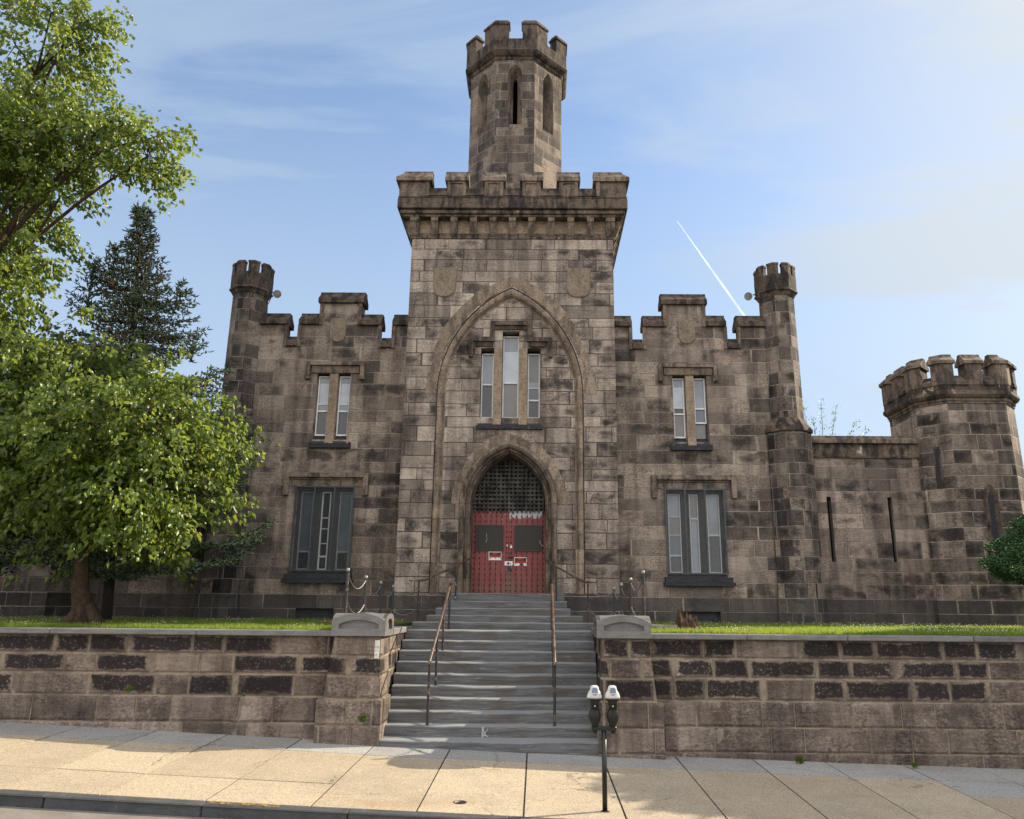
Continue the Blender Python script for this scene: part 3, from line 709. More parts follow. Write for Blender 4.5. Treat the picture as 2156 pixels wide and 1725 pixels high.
def shield(cx, y, w, zt, zb, rounded, mat='shield', pr=.045):
    m = MB(); h = w/2; pts = [(cx-h, zt), (cx+h, zt)]
    zc = zb+(zt-zb)*.33
    for i in range(0, 9):
        q = i/8; x = h*math.cos(q*PI/2)**(.6 if rounded else .8); z = zc-(zc-zb)*math.sin(q*PI/2)**(1.3 if rounded else 1.1)
        pts.append((cx+x, z))
    pts += [(2*cx-x, z) for x, z in pts[2:-1]][::-1]
    c_ = (cx, (zt+zb)/2)
    inner_ = [(c_[0]+(x-c_[0])*.955, c_[1]+(z-c_[1])*.97) for x, z in pts]
    n = len(pts)
    m.hexa([(x, y+.01, z) for x, z in pts], [(x, y-pr*.6, z) for x, z in pts])
    m.hexa([(x, y-pr*.6, z) for x, z in inner_], [(x, y-pr, z) for x, z in inner_])
    return m.build('shield', mat, castle)
for s in (-1, 1): shield(s*1.90, 20.0, .66, 11.72, 10.83, True)
for s in (-1, 1): shield(s*5.06, 20.8, .47, 10.47, 9.75, False, pr=.035)

# label mould (square hood) as a bent bar
def label_mould(m, pts, y0, y1, w, mi=0):
    # pts polyline in xz at the OUTER edge; bar lies inside (w); mitred by simple boxes
    for (x0, z0), (x1, z1) in zip(pts[:-1], pts[1:]):
        if abs(z0-z1) < 1e-6: a, b = sorted((x0, x1)); m.box(a, b, y0, y1, z0-w, z0, mi)
        else: pass
# sash windows -------------------------------------------------------
def sash(parent, x0, x1, z0, z1, y, rail, panes, fm='white', fw=.035, extra=None):
    m = MB(); m.box(x0, x0+fw, y-.04, y+.05, z0, z1); m.box(x1-fw, x1, y-.04, y+.05, z0, z1)
    m.box(x0+fw, x1-fw, y-.04, y+.05, z0, z0+fw*1.3); m.box(x0+fw, x1-fw, y-.04, y+.05, z1-fw, z1)
    m.box(x0+fw, x1-fw, y-.035, y+.05, rail-.022, rail+.022)
    for r in (extra or []): m.box(x0+fw, x1-fw, y-.012, y+.05, r-.012, r+.012)
    fr = m.build('sash_frame', fm, parent)
    for (a, b, mt) in panes:
        p = MB(); p.box(x0+fw*.8, x1-fw*.8, y+.01, y+.02, a, b); p.build('pane', mt, parent)
    return fr
def window_root(nm='window'):
    pass

# three-light window: the stone mullions are the wall between the lights
mb = MB()
mb.box(-.90, .90, 20.03, 20.16, 7.03, 7.135)
mb.prism([(20.06, 7.135), (20.32, 7.38), (20.4, 7.38), (20.4, 7.1), (20.06, 7.1)], 'x', -.87, .87)
win3 = mb.build('window', 'sill', castle)
for a, b in ((-.465, -.235), (.235, .465)):
    m = MB(); m.prism([(20.04, 7.15), (20.115, 7.45), (20.115, 9.36), (20.2, 9.36), (20.2, 7.15)], 'x', a+.003, b-.003); m.build('mullion', 'trimlight', win3)
sash(win3, -.225, .225, 7.39, 9.80, 20.42, 8.42, [(7.42, 8.42, 'beige'), (8.42, 9.35, 'blind'), (9.35, 9.78, 'blind2')])
sash(win3, -.82, -.475, 7.39, 9.28, 20.42, 8.37, [(7.42, 8.37, 'pane'), (8.37, 9.25, 'blind2')])
sash(win3, .475, .82, 7.39, 9.28, 20.42, 7.92, [(7.42, 7.92, 'pane'), (7.92, 8.28, 'bluepane'), (8.28, 8.45, 'blind2'), (8.45, 9.25, 'beige')], extra=[8.28])
m = MB(); w = .12; Y0, Y1 = 20.03, 20.14
m.box(-1.165, -1.165+w, Y0, Y1, 9.08, 9.66); m.box(1.165-w, 1.165, Y0, Y1, 9.08, 9.66)
m.box(-1.165+w, -.58+w, Y0, Y1, 9.66-w, 9.66); m.box(.58-w, 1.165-w, Y0, Y1, 9.66-w, 9.66)
m.box(-.58, -.58+w, Y0, Y1, 9.66, 10.14); m.box(.58-w, .58, Y0, Y1, 9.66, 10.14)
m.box(-.58+w, .58-w, Y0, Y1, 10.14-w, 10.14)
m.box(-1.165+w, -1.165+w+.05, Y0+.035, Y1, 9.3, 9.54); m.box(-.46, .46, Y0+.05, Y1, 9.90, 10.018); m.box(-1.0, -.50, Y0+.05, Y1, 9.40, 9.538); m.box(.50, 1.0, Y0+.05, Y1, 9.40, 9.538)
m.build('hood', 'trimdark', win3)

# wings ---------------------------------------------------------------
YW = 20.8
def wing(s):
    S = lambda pts: [(s*x, z) for x, z in pts]
    outer = S([(2.85, 1.7), (7.5, 1.7), (7.5, 10.3), (6.60, 10.3), (6.60, 9.66), (6.13, 9.66), (6.13, 10.3), (5.60, 10.3), (5.60, 10.97), (4.42, 10.97), (4.42, 10.29), (3.87, 10.29), (3.87, 9.62), (3.40, 9.62), (3.40, 10.29), (2.85, 10.29)])
    holes = [S(rect(4.595, 4.95, 6.86, 8.80)), S(rect(5.195, 5.56, 6.86, 8.80)), S(rect(4.27, 5.87, 3.10, 5.53)), S(rect(4.62, 5.63, 1.99, 2.285))]
    m = MB(); m.slab(outer, holes, XZ, YW, YW+.45)
    m.box(s*2.9, s*7.5, YW+.452, 25.5, 1.7, 9.3)
    wl = m.build('wing_wall', 'wing', castle)
    # dark back of the openings
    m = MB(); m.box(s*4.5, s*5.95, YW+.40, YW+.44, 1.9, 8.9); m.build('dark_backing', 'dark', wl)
    # battlement coping: weathered slope on every merlon and in every gap
    def cap(x0, x1, z, h=.37, o=.07):
        a, b = sorted((s*x0, s*x1)); bt = MB()
        bt.prism([(YW-.10, z-.03), (YW-.10, z+.12), (YW+.10, z+h-.07), (YW+.10, z+h), (YW+.32, z+h), (YW+.32, z+h-.07), (YW+.53, z+.12), (YW+.53, z-.03)], 'x', a, b)
        bt.build('battlement_coping', 'trimdark', castle, bevel=.012)
    cap(6.52, 7.34, 10.30); cap(5.62, 6.20, 10.30); cap(4.34, 5.68, 10.97); cap(3.79, 4.40, 10.28); cap(2.893, 3.475, 10.28)
    cap(6.20, 6.52, 9.63, .32); cap(3.475, 3.79, 9.60, .32)
    # upright fillets framing the gaps
    def fil(x, z0, z1, w=.10): MB().box(s*(x-w/2), s*(x+w/2), YW-.055, YW+.005, z0, z1).build('merlon_fillet', 'trim', castle)
    fil(6.55, 9.60, 10.27); fil(6.17, 9.60, 10.27); fil(5.575, 10.27, 10.94); fil(4.445, 10.27, 10.94); fil(3.83, 9.57, 10.25); fil(3.435, 9.57, 10.25)
    # upper window
    m = MB(); m.box(s*4.46, s*5.62, YW-.13, YW+.02, 6.61, 6.73); m.prism([(YW-.10, 6.73), (YW+.2, 6.985), (YW+.38, 6.985), (YW+.38, 6.7), (YW-.10, 6.7)], 'x', *sorted((s*4.6, s*5.56)))
    for q in (4.46, 5.56): m.box(s*q, s*(q+.06), YW-.12, YW+.02, 6.73, 6.77)
    wu = m.build('window', 'sill', castle)
    m = MB(); m.prism([(YW-.09, 6.70), (YW-.01, 7.0), (YW-.01, 8.80), (YW+.1, 8.80), (YW+.1, 6.70)], 'x', *sorted((s*4.955, s*5.19))); m.build('mullion', 'trimlight', wu)
    yv = YW+.2
    def xs(a, b): return sorted((s*a, s*b))
    inn = xs(4.61, 4.94); ou = xs(5.21, 5.545)
    if s < 0:
        for q in (inn, ou): sash(wu, q[0], q[1], 7.0, 8.76, yv, 7.72, [(7.03, 7.72, 'pane'), (7.72, 7.95, 'blind2'), (7.95, 8.55, 'blind'), (8.55, 8.74, 'blind2')], extra=[7.93])
    else:
        sash(wu, inn[0], inn[1], 7.0, 8.76, yv, 7.70, [(7.03, 7.70, 'beige'), (7.70, 7.88, 'pane'), (7.88, 8.5, 'blind'), (8.5, 8.74, 'blind2')], extra=[7.88])
        sash(wu, ou[0], ou[1], 7.42, 8.76, yv, 7.86, [(7.45, 7.86, 'bluepane'), (7.86, 8.74, 'blind2')])
        p = MB(); p.box(ou[0]+.01, ou[1]-.01, yv+.03, yv+.04, 7.0, 7.42); p.build('pane', 'beige', wu)
    m = MB(); m.box(s*4.20, s*4.32, YW-.10, YW+.01, 8.60, 9.13); m.box(s*5.76, s*5.88, YW-.10, YW+.01, 8.60, 9.13); m.box(s*4.32, s*5.76, YW-.10, YW+.01, 9.02, 9.13)
    m.box(s*4.35, s*5.73, YW-.045, YW+.01, 8.80, 9.018); m.box(s*4.17, s*4.345, YW-.12, YW-.1, 8.6, 8.68); m.box(s*5.735, s*5.91, YW-.12, YW-.1, 8.6, 8.68)
    m.build('hood', 'trim', wu, bevel=.012)
    # lower window
    m = MB(); m.box(s*4.18, s*5.97, YW-.16, YW+.02, 3.03, 3.17); m.box(s*4.14, s*6.02, YW-.22, YW+.0, 2.94, 3.025); m.box(s*4.28, s*5.86, YW-.04, YW+.38, 3.0, 3.2)
    wo = m.build('window', 'sill', castle)
    m = MB(); m.box(s*3.89, s*4.04, YW-.11, YW+.01, 5.28, 5.91); m.box(s*6.08, s*6.23, YW-.11, YW+.01, 5.28, 5.91); m.box(s*4.04, s*6.08, YW-.11, YW+.01, 5.78, 5.91)
    m.box(s*4.04, s*6.08, YW-.05, YW+.01, 5.72, 5.778)
    m.build('hood', 'trim', wo, bevel=.012)
    m = MB(); m.box(s*4.06, s*6.06, YW-.02, YW+.01, 5.535, 5.718); m.build('lintel', 'trim', wo)
    # timber mullions and three narrow sashes
    m = MB(); yb = YW+.22
    for a, b in ((4.27, 4.35), (4.72, 4.94), (5.21, 5.42), (5.79, 5.87)): m.box(s*a, s*b, yb-.05, yb+.14, 3.18, 5.53)
    m.box(s*4.27, s*5.87, yb-.04, yb+.14, 5.44, 5.53); m.box(s*4.27, s*5.87, yb-.06, yb+.14, 3.18, 3.28)
    m.build('timber_frame', 'timber', wo)
    lts = [xs(4.36, 4.71), xs(4.95, 5.20), xs(5.43, 5.78)]
    if s < 0:
        for q, r, ex in zip(lts, (3.78, 3.65, 3.78), (None, [4.0, 4.4, 4.7], None)): sash(wo, q[0], q[1], 3.28, 5.42, yb+.02, r, [(3.3, r, 'pane'), (r, 5.4, 'bluepane' if ex is None else 'pane')], fm='guardpale' if ex is None else 'greyframe', fw=.035, extra=ex)
    else:
        sash(wo, *lts[0], 3.28, 5.42, yb+.02, 3.75, [(3.3, 3.75, 'pane'), (3.75, 4.3, 'bluepane'), (4.3, 4.8, 'beige'), (4.8, 5.4, 'blind2')], fm='greyframe', fw=.03, extra=[4.3, 4.8])
        sash(wo, *lts[1], 3.28, 5.42, yb+.02, 4.75, [(3.3, 4.0, 'blind2'), (4.0, 4.75, 'blind2'), (4.75, 5.4, 'beige')], fm='greyframe', fw=.03)
        sash(wo, *lts[2], 3.28, 5.42, yb+.02, 4.3, [(3.3, 4.3, 'pane'), (4.3, 5.4, 'blind2')], fm='greyframe', fw=.03)
    # steel guard with expanded metal in front
    m = MB(); y0, y1 = YW-.075, YW-.035; x0, x1 = 4.25, 5.88
    for a in (x0, x1-.035, 4.78, 5.33): m.box(s*a, s*(a+.035), y0, y1, 3.25, 5.54)
    m.box(s*(x0+.035), s*(x1-.035), y0+.002, y1-.002, 3.25, 3.285); m.box(s*(x0+.035), s*(x1-.035), y0+.002, y1-.002, 5.505, 5.54)
    gd = m.build('guard', 'guard', wo)
    m = MB(); a, b = sorted((s*x0, s*x1)); m.add([(a+.02, YW-.055, 3.26), (b-.02, YW-.055, 3.26), (b-.02, YW-.055, 5.53), (a+.02, YW-.055, 5.53)], [(0, 1, 2, 3)]); m.build('mesh_panel', 'mesh', wo, fix=False)
    # basement light
    m = MB(); m.box(s*4.62, s*5.63, YW+.13, YW+.16, 1.99, 2.285); m.build('basement_panel', 'sill', castle)
for s in (-1, 1): wing(s)
def mound(nm): pass

# tower crown: corbels, mouldings, parapet, merlons on four sides -----------
CXT, CYT, HW = 0.0, 22.91, 2.89
par = MB()
for k in range(4):
    a = k*PI/2
    # low course, big roll, band; mitred by running each pair full / short
    e = 0 if k % 2 == 0 else 1
    def run(d0, d1, z0, z1, pr, mm=par):
        L = d1 if e == 0 else d0
        obox(mm, CXT, CYT, a, -L, L, d0, d1, z0, z1)
    run(HW-.3, HW+.05, 12.62, 12.80, 0)
    run(HW-.3, HW+.27, 13.21, 13.28, 0); run(HW-.3, HW+.33, 13.28, 13.40, 0)
    run(HW-.12, HW+.41, 13.405, 13.72, 0)
    run(HW+.0, HW+.40, 13.72, 13.80, 0)
crown = par.build('parapet', 'trimwhite', castle, bevel=.018)
bk = MB(); bk.box(-HW, HW, CYT-HW, CYT+HW, 12.70, 13.9); bk.build('corbel_wall', 'trimlight', castle)
cent = [-2.81, -2.24, -1.68, -1.12, -.56, 0, .56, 1.12, 1.68, 2.24, 2.81]
for k in range(4):
    a = k*PI/2; ca, sa = math.cos(a), math.sin(a)
    for c in cent:
        w = .1 if abs(c) < 2.8 else .13
        m = MB()
        pr = [(0, 12.75), (.06, 12.70), (.10, 12.74), (.17, 12.88), (.22, 13.05), (.26, 13.09), (.26, 13.20), (0, 13.20)]
        vs = [(CXT+ca*u+sa*(HW+d), CYT+sa*u-ca*(HW+d), z) for u in (c-w, c+w) for d, z in pr]; n = len(pr)
        m.add(vs, [tuple(range(n)), tuple(range(n, 2*n))[::-1]]+[(i, (i+1) % n, n+(i+1) % n, n+i) for i in range(n)])
        m.build('corbel', 'trim', castle)
D1 = HW+.41; D0 = HW-.02
def merlon_straight(a, u0, u1, corner=0):
    m = MB(); 
    obox(m, CXT, CYT, a, u0, u1, D0, D1-.03, 13.80, 14.28)
    ca, sa = math.cos(a), math.sin(a)
    def q(u, d, z): return (CXT+ca*u+sa*d, CYT+sa*u-ca*d, z)
    o = .07; lo = [q(u0-o, D1+.05, 14.25), q(u1+o, D1+.05, 14.25), q(u1+o, D0-.05, 14.25), q(u0-o, D0-.05, 14.25)]
    md = [q(u0-o, D1+.05, 14.37), q(u1+o, D1+.05, 14.37), q(u1+o, D0-.05, 14.37), q(u0-o, D0-.05, 14.37)]
    hi = [q(u0-o+.01, D1-.14, 14.60), q(u1+o-.01, D1-.14, 14.60), q(u1+o-.01, D0+.10, 14.60), q(u0-o+.01, D0+.10, 14.60)]
    m.hexa(lo, md, 0); m.hexa(md, hi, 0)
    m.hexa([q(u0-o, D1-.12, 14.57), q(u1+o, D1-.12, 14.57), q(u1+o, D0+.07, 14.57), q(u0-o, D0+.07, 14.57)], [q(u0-o, D1-.14, 14.65), q(u1+o, D1-.14, 14.65), q(u1+o, D0+.1, 14.65), q(u0-o, D0+.1, 14.65)])
    # frame fillets on the front
    for b in (u0, u1-.11): obox(m, CXT, CYT, a, b, b+.11, D1-.03, D1+.015, 13.78, 14.25)
    obox(m, CXT, CYT, a, u0+.11, u1-.11, D1-.03, D1+.013, 14.19, 14.25)
    return m.build('merlon', 'trim', crown, bevel=.01)
for k in range(4):
    a = k*PI/2
    for u0, u1 in ((-1.88, -1.34), (-.81, -.27), (.27, .81), (1.34, 1.88)): merlon_straight(a, u0, u1)
    # gap copings
    for u0, u1 in ((-2.398, -1.882), (-1.338, -.812), (-.268, .268), (.812, 1.338), (1.882, 2.398)):
        m = MB(); ca, sa = math.cos(a), math.sin(a)
        def q(u, d, z): return (CXT+ca*u+sa*d, CYT+sa*u-ca*d, z)
        m.hexa([q(u0, D1+.012, 13.80), q(u1, D1+.012, 13.80), q(u1, D0-.03, 13.80), q(u0, D0-.03, 13.80)], [q(u0, D1-.08, 14.03), q(u1, D1-.08, 14.03), q(u1, D0+.03, 14.03), q(u0, D0+.03, 14.03)])
        obox(m, CXT, CYT, a, u0, u1, D1-.17, D1-.07, 14.0, 14.075)
        m.build('gap_coping', 'trimdark', crown)
    # corner merlon, L-shaped
    m = MB(); ca, sa = math.cos(a), math.sin(a)
    def L(o_in, o_out, c0):
        pts = [(c0, D1+o_out), (D1+o_out, D1+o_out), (D1+o_out, c0), (D0-o_in, c0), (D0-o_in, D0-o_in), (c0, D0-o_in)]
        return [(CXT+ca*u+sa*d, CYT+sa*u-ca*d) for u, d in pts]
    def LP(pts, z): return [(x, y, z) for x, y in pts]
    def lhex(m, A, za_, B, zb_):
        n = len(A); tri = tessellate_polygon([[Vector((p[0], p[1], 0)) for p in A]])
        m.add(LP(A, za_)+LP(B, zb_), [tuple(t) for t in tri]+[tuple(i+n for i in t)[::-1] for t in tri]+[(i, (i+1) % n, n+(i+1) % n, n+i) for i in range(n)])
    lhex(m, L(0, -.03, 2.40), 13.80, L(0, -.03, 2.40), 14.28)
    lhex(m, L(.05, .06, 2.33), 14.25, L(.05, .06, 2.33), 14.37); lhex(m, L(.05, .06, 2.33), 14.37, L(-.1, -.14, 2.34), 14.60)
    lhex(m, L(-.07, -.12, 2.33), 14.57, L(-.1, -.14, 2.33), 14.65)
    obox(m, CXT, CYT, a, 2.40, 2.51, D1-.03, D1+.015, 13.78, 14.25); obox(m, CXT, CYT, a+PI/2, -2.51, -2.40, D1-.03, D1+.015, 13.78, 14.25)
    m.build('merlon', 'trim', crown)

# octagonal shafts --------------------------------------------------------
T8 = math.tan(PI/8)
def octpt(cx, cy, k, u, d): a = k*PI/4; return (cx+math.cos(a)*u+math.sin(a)*d, cy+math.sin(a)*u-math.cos(a)*d)
def fpt(cx, cy, k, u, d, leg=None):
    return octpt(cx, cy, k, u, d if (leg is None or k % 2 == 0) else (2*d-leg)/math.sqrt(2))
def vpt(cx, cy, k, d, leg=None):           # corner between face k and face k+1
    if leg is None: return octpt(cx, cy, k, d*T8, d)
    return octpt(cx, cy, k, d-leg, d) if k % 2 == 0 else octpt(cx, cy, k+1, -(d-leg), d)
def octring(cx, cy, a, z, leg=None): return [(*vpt(cx, cy, k-1, a, leg), z) for k in range(8)]
def octstack(m, cx, cy, prof, mi=0, leg=None):
    for (a0, z0), (a1, z1) in zip(prof[:-1], prof[1:]):
        lo, hi = octring(cx, cy, a0, z0, leg), octring(cx, cy, a1, z1, leg)
        m.add(lo+hi, [(i, (i+1) % 8, 8+(i+1) % 8, 8+i) for i in range(8)], mi)
    m.add(octring(cx, cy, prof[-1][0], prof[-1][1], leg), [tuple(range(8))], mi)
    m.add(octring(cx, cy, prof[0][0], prof[0][1], leg), [tuple(range(8))[::-1]], mi)
def octcrown(parent, cx, cy, a, zc, zm, zt, g, th, o=.03, mid=0, name='merlon', mat='trim', capm=True, slope=.0, gapcap=0, leg=None, g2=None):
    H = a*T8
    def poly(k, g_, ao, ai):
        def V(d): return vpt(cx, cy, k, d, leg)
        dg = (g2-g) if g2 is not None else 0
        ga, gb = g_+(dg if k % 2 else 0), g_+(0 if k % 2 else dg)
        return [fpt(cx, cy, k, ga, ao, leg), V(ao), fpt(cx, cy, k+1, -gb, ao, leg), fpt(cx, cy, k+1, -gb, ai, leg), V(ai), fpt(cx, cy, k, ga, ai, leg)]
    def stack(m, A, z0, B, z1): m.hexa([(x, y, z0) for x, y in A], [(x, y, z1) for x, y in B])
    def hexaL(m, A, z0, B, z1):
        n = len(A); tri = tessellate_polygon([[Vector((p[0], p[1], 0)) for p in A]])
        m.add([(x, y, z0) for x, y in A]+[(x, y, z1) for x, y in B], [tuple(t) for t in tri]+[tuple(i+n for i in t)[::-1] for t in tri]+[(i, (i+1) % n, n+(i+1) % n, n+i) for i in range(n)])
    for k in range(8):
        m = MB(); hexaL(m, poly(k, g, a, a-th), zc, poly(k, g, a, a-th), zm)
        if capm:
            hexaL(m, poly(k, g-o, a+o, a-th-o), zm, poly(k, g-o, a+o, a-th-o), zm+.07 if slope == 0 else zm+slope*.3)
            if slope:
                A = poly(k, g-o, a+o, a-th-o); B = poly(k, g-o, a-.32*th, a-th*.68)
                hexaL(m, A, zm+slope*.3, B, zt-.05); hexaL(m, poly(k, g-o, a-.28*th, a-th*.72), zt-.06, poly(k, g-o, a-.32*th, a-th*.68), zt)
            else: hexaL(m, poly(k, g-o*.5, a+o*.4, a-th-o*.4), zm+.07, poly(k, g+o, a-o*1.5, a-th+o), zt)
        m.build(name, mat, parent)
        if mid and not (leg and k % 2):
            m = MB()
            def Q(u, d): return fpt(cx, cy, k, u, d, leg)
            R4 = lambda w, ao, ai: [Q(-w, ao), Q(w, ao), Q(w, ai), Q(-w, ai)]
            hexaL(m, R4(mid, a, a-th), zc, R4(mid, a, a-th), zm); hexaL(m, R4(mid+o, a+o, a-th-o), zm, R4(mid+o, a+o, a-th-o), zm+slope*.3)
            hexaL(m, R4(mid+o, a+o, a-th-o), zm+slope*.3, R4(mid+o, a-.32*th, a-th*.68), zt-.05); hexaL(m, R4(mid+o, a-.28*th, a-th*.72), zt-.06, R4(mid+o, a-.32*th, a-th*.68), zt)
            m.build(name, mat, parent)
        if gapcap:
            gk = g2 if (leg and k % 2) else g
            for (u0, u1) in (((-g+.0, -mid), (mid, g)) if (mid and not (leg and k % 2)) else ((-gk, gk),)):
                m = MB()
                def Q(u, d): return fpt(cx, cy, k, u, d, leg)
                hexaL(m, [Q(u0, a+o), Q(u1, a+o), Q(u1, a-th-.02), Q(u0, a-th-.02)], zc-.02, [Q(u0, a+o), Q(u1, a+o), Q(u1, a-th-.02), Q(u0, a-th-.02)], zc+.07)
                hexaL(m, [Q(u0, a+o), Q(u1, a+o), Q(u1, a-th-.02), Q(u0, a-th-.02)], zc+.07, [Q(u0, a-th*.4), Q(u1, a-th*.4), Q(u1, a-th*.65), Q(u0, a-th*.65)], zc+gapcap)
                m.build('gap_coping', 'trimdark', parent)

# lantern (octagon on top of the tower) with splayed lancets
LX, LY, LA = -.03, 22.6, 1.51
lan = MB(); Hh = LA*T8
for k in range(8):
    outer = [(-Hh, 13.0), (Hh, 13.0), (Hh, 19.72), (-Hh, 19.72)]
    hole = arch(.235, 18.95, 19.40, 17.17, 6); slit = arch(.072, 18.9, 19.05, 17.30, 6)
    def fr(u, z, d, k=k): x, y = octpt(LX, LY, k, u, LA-d); return (x, y, z)
    tri = tessellate_polygon([[Vector((p[0], p[1], 0)) for p in l] for l in (outer, hole)])
    lan.add([fr(u, z, 0) for u, z in outer+hole], [tuple(t) for t in tri])
    n = len(hole)
    lan.add([fr(u, z, 0) for u, z in hole]+[fr(u, z, .26) for u, z in slit], [(i, (i+1) % n, n+(i+1) % n, n+i) for i in range(n)], 1)
    lan.add([fr(u, z, .26) for u, z in slit]+[fr(u, z, .45) for u, z in slit], [(i, (i+1) % n, n+(i+1) % n, n+i) for i in range(n)])
lantern = lan.build('lantern', ['octo', 'trim'], castle, fix=False)
for k in range(8):
    m = MB()
    for i in range(24):
        z = 17.32+i*.073; x0, y0 = octpt(LX, LY, k, -.075, LA-.33); x1, y1 = octpt(LX, LY, k, .075, LA-.33); x2, y2 = octpt(LX, LY, k, .075, LA-.40); x3, y3 = octpt(LX, LY, k, -.075, LA-.40)
        m.add([(x0, y0, z), (x1, y1, z), (x2, y2, z+.05), (x3, y3, z+.05)], [(0, 1, 2, 3)])
    m.build('louvre', 'timber', lantern, fix=False)
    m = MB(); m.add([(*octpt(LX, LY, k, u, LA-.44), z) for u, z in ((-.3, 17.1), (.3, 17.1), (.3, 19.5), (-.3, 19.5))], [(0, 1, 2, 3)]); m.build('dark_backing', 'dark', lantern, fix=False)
lc = MB(); octstack(lc, LX, LY, [(1.40, 19.55), (1.53, 19.55), (1.56, 19.64), (1.60, 19.66), (1.67, 19.72), (1.71, 19.80), (1.68, 19.86), (1.68, 20.24), (1.30, 20.24)])
lcr = lc.build('lantern_parapet', 'trimdark', castle)
m = MB()
octcrown(lcr, LX, LY, 1.68, 20.24, 20.78, 20.98, .22, .30, .035, mat='trimdark')

# slim turrets at the ends of the wings
def turret(s):
    cx, cy = s*7.775, 20.97
    m = MB(); octstack(m, cx, cy, [(.64, 1.7), (.64, 2.64), (.61, 2.645), (.605, 7.12)])
    sh = m.build('turret_base', 'turret', castle)
    m = MB(); octstack(m, cx, cy, [(.60, 7.10), (.655, 7.12), (.655, 7.19), (.60, 7.30), (.47, 7.52)]); m.build('turret_weathering', 'trimdark', castle)
    m = MB(); octstack(m, cx, cy, [(.465, 7.5), (.455, 11.25)]); m.build('turret_shaft', 'turret', castle)
    m = MB(); octstack(m, cx, cy, [(.45, 11.15), (.47, 11.17), (.52, 11.26), (.57, 11.31), (.57, 11.35), (.545, 11.37), (.55, 11.80), (.35, 11.80)])
    tc_ = m.build('turret_parapet', 'trimdark', castle)
    octcrown(tc_, cx, cy, .545, 11.80, 12.07, 12.13, .055, .15, .012, capm=True, mat='trimdark')
for s in (-1, 1): turret(s)

# door -------------------------------------------------------------------
YD = 20.82
for s in (-1, 1):
    m = MB(); a, b = sorted((s*.004, s*.99)); m.box(a, b, YD, YD+.08, 2.70, 4.90)
    dl = m.build('door_leaf', 'door', castle)
    m = MB()
    for i in range(7):
        for j in range(16):
            x = s*(.055+.146*i); z = 2.78+.1415*j
            if .13 < abs(x) < .90 and 3.80 < z < 4.56: continue
            if abs(x) < .3 and 3.3 < z < 3.6 and s < 0 and i < 2: continue
            m.lathe((x, YD, z), [(.013, 0)], 6) if 0 else m.add([(x+.024*math.cos(t), YD-.001, z+.024*math.sin(t)) for t in [PI/3*q for q in range(6)]]+[(x+.014*math.cos(t), YD-.018, z+.014*math.sin(t)) for t in [PI/3*q for q in range(6)]], [(q, (q+1) % 6, 6+(q+1) % 6, 6+q) for q in range(6)]+[tuple(range(6, 12))])
    st = m.build('iron_studs', 'irond', dl)
    if len(m.f) > 0: st['kind'] = 'stuff'
    # framed security screen over the viewing opening
    x0, x1 = (-.885, -.135) if s < 0 else (.142, .905)
    m = MB(); fw = .022; y0 = YD-.045
    m.box(x0, x0+fw, y0, YD-.001, 3.83, 4.52); m.box(x1-fw, x1, y0, YD-.001, 3.83, 4.52); m.box(x0+fw, x1-fw, y0, YD-.001, 3.83, 3.83+fw); m.box(x0+fw, x1-fw, y0, YD-.001, 4.52-fw, 4.52)
    sf = m.build('screen_frame', 'irond', dl)
    m = MB(); m.box(x0+fw, x1-fw, YD-.018, YD-.012, 3.83+fw, 4.52-fw); m.build('screen_glazing', plain('dusty_plastic', (.018, .016, .014), .4, spec=.3, var=.3, sc=3), dl)
    m = MB(); m.add([(x0+fw, YD-.03, 3.83+fw), (x1-fw, YD-.03, 3.83+fw), (x1-fw, YD-.03, 4.52-fw), (x0+fw, YD-.03, 4.52-fw)], [(0, 1, 2, 3)]); m.build('screen_mesh', 'screen', dl, fix=False)
    # pale loops of cord caught in the screens
    m = MB(); pts = [(-.60, YD-.04, 4.28), (-.60, YD-.045, 4.20), (-.585, YD-.045, 4.14), (-.62, YD-.045, 4.05)] if s < 0 else [(.84, YD-.04, 4.10), (.85, YD-.045, 4.04), (.89, YD-.045, 3.97), (.94, YD-.045, 3.97)]
    m.tube(pts, .006, 5); m.build('cord', 'padlock', dl)
# hasp, bolt and padlock
m = MB(); m.box(-.10, .012, YD-.012, YD-.002, 3.44, 3.55); m.box(.016, .115, YD-.012, YD-.002, 3.44, 3.55); m.build('hasp_plate', 'padlock', castle)
m = MB(); m.tube([(-.005, YD-.013, 3.495), (-.005, YD-.04, 3.495)], .032, 12); m.tube([(-.01, YD-.03, 3.66), (.15, YD-.03, 3.655)], .012, 8); m.box(-.02, .10, YD-.01, YD-.002, 3.28, 3.40); m.build('bolt', 'rail', castle)
m = MB(); m.box(.04, .095, YD-.035, YD-.012, 3.90, 3.96); m.tube([(.05+.0175*(1-math.cos(t)), YD-.024, 3.955+.03*math.sin(t)) for t in [PI*i/8 for i in range(9)]], .006, 6); m.build('padlock', 'padlock', castle)
m = MB(); m.box(-.055, -.02, YD-.02, YD-.002, 3.95, 3.99); m.build('padlock', 'padlock', castle)
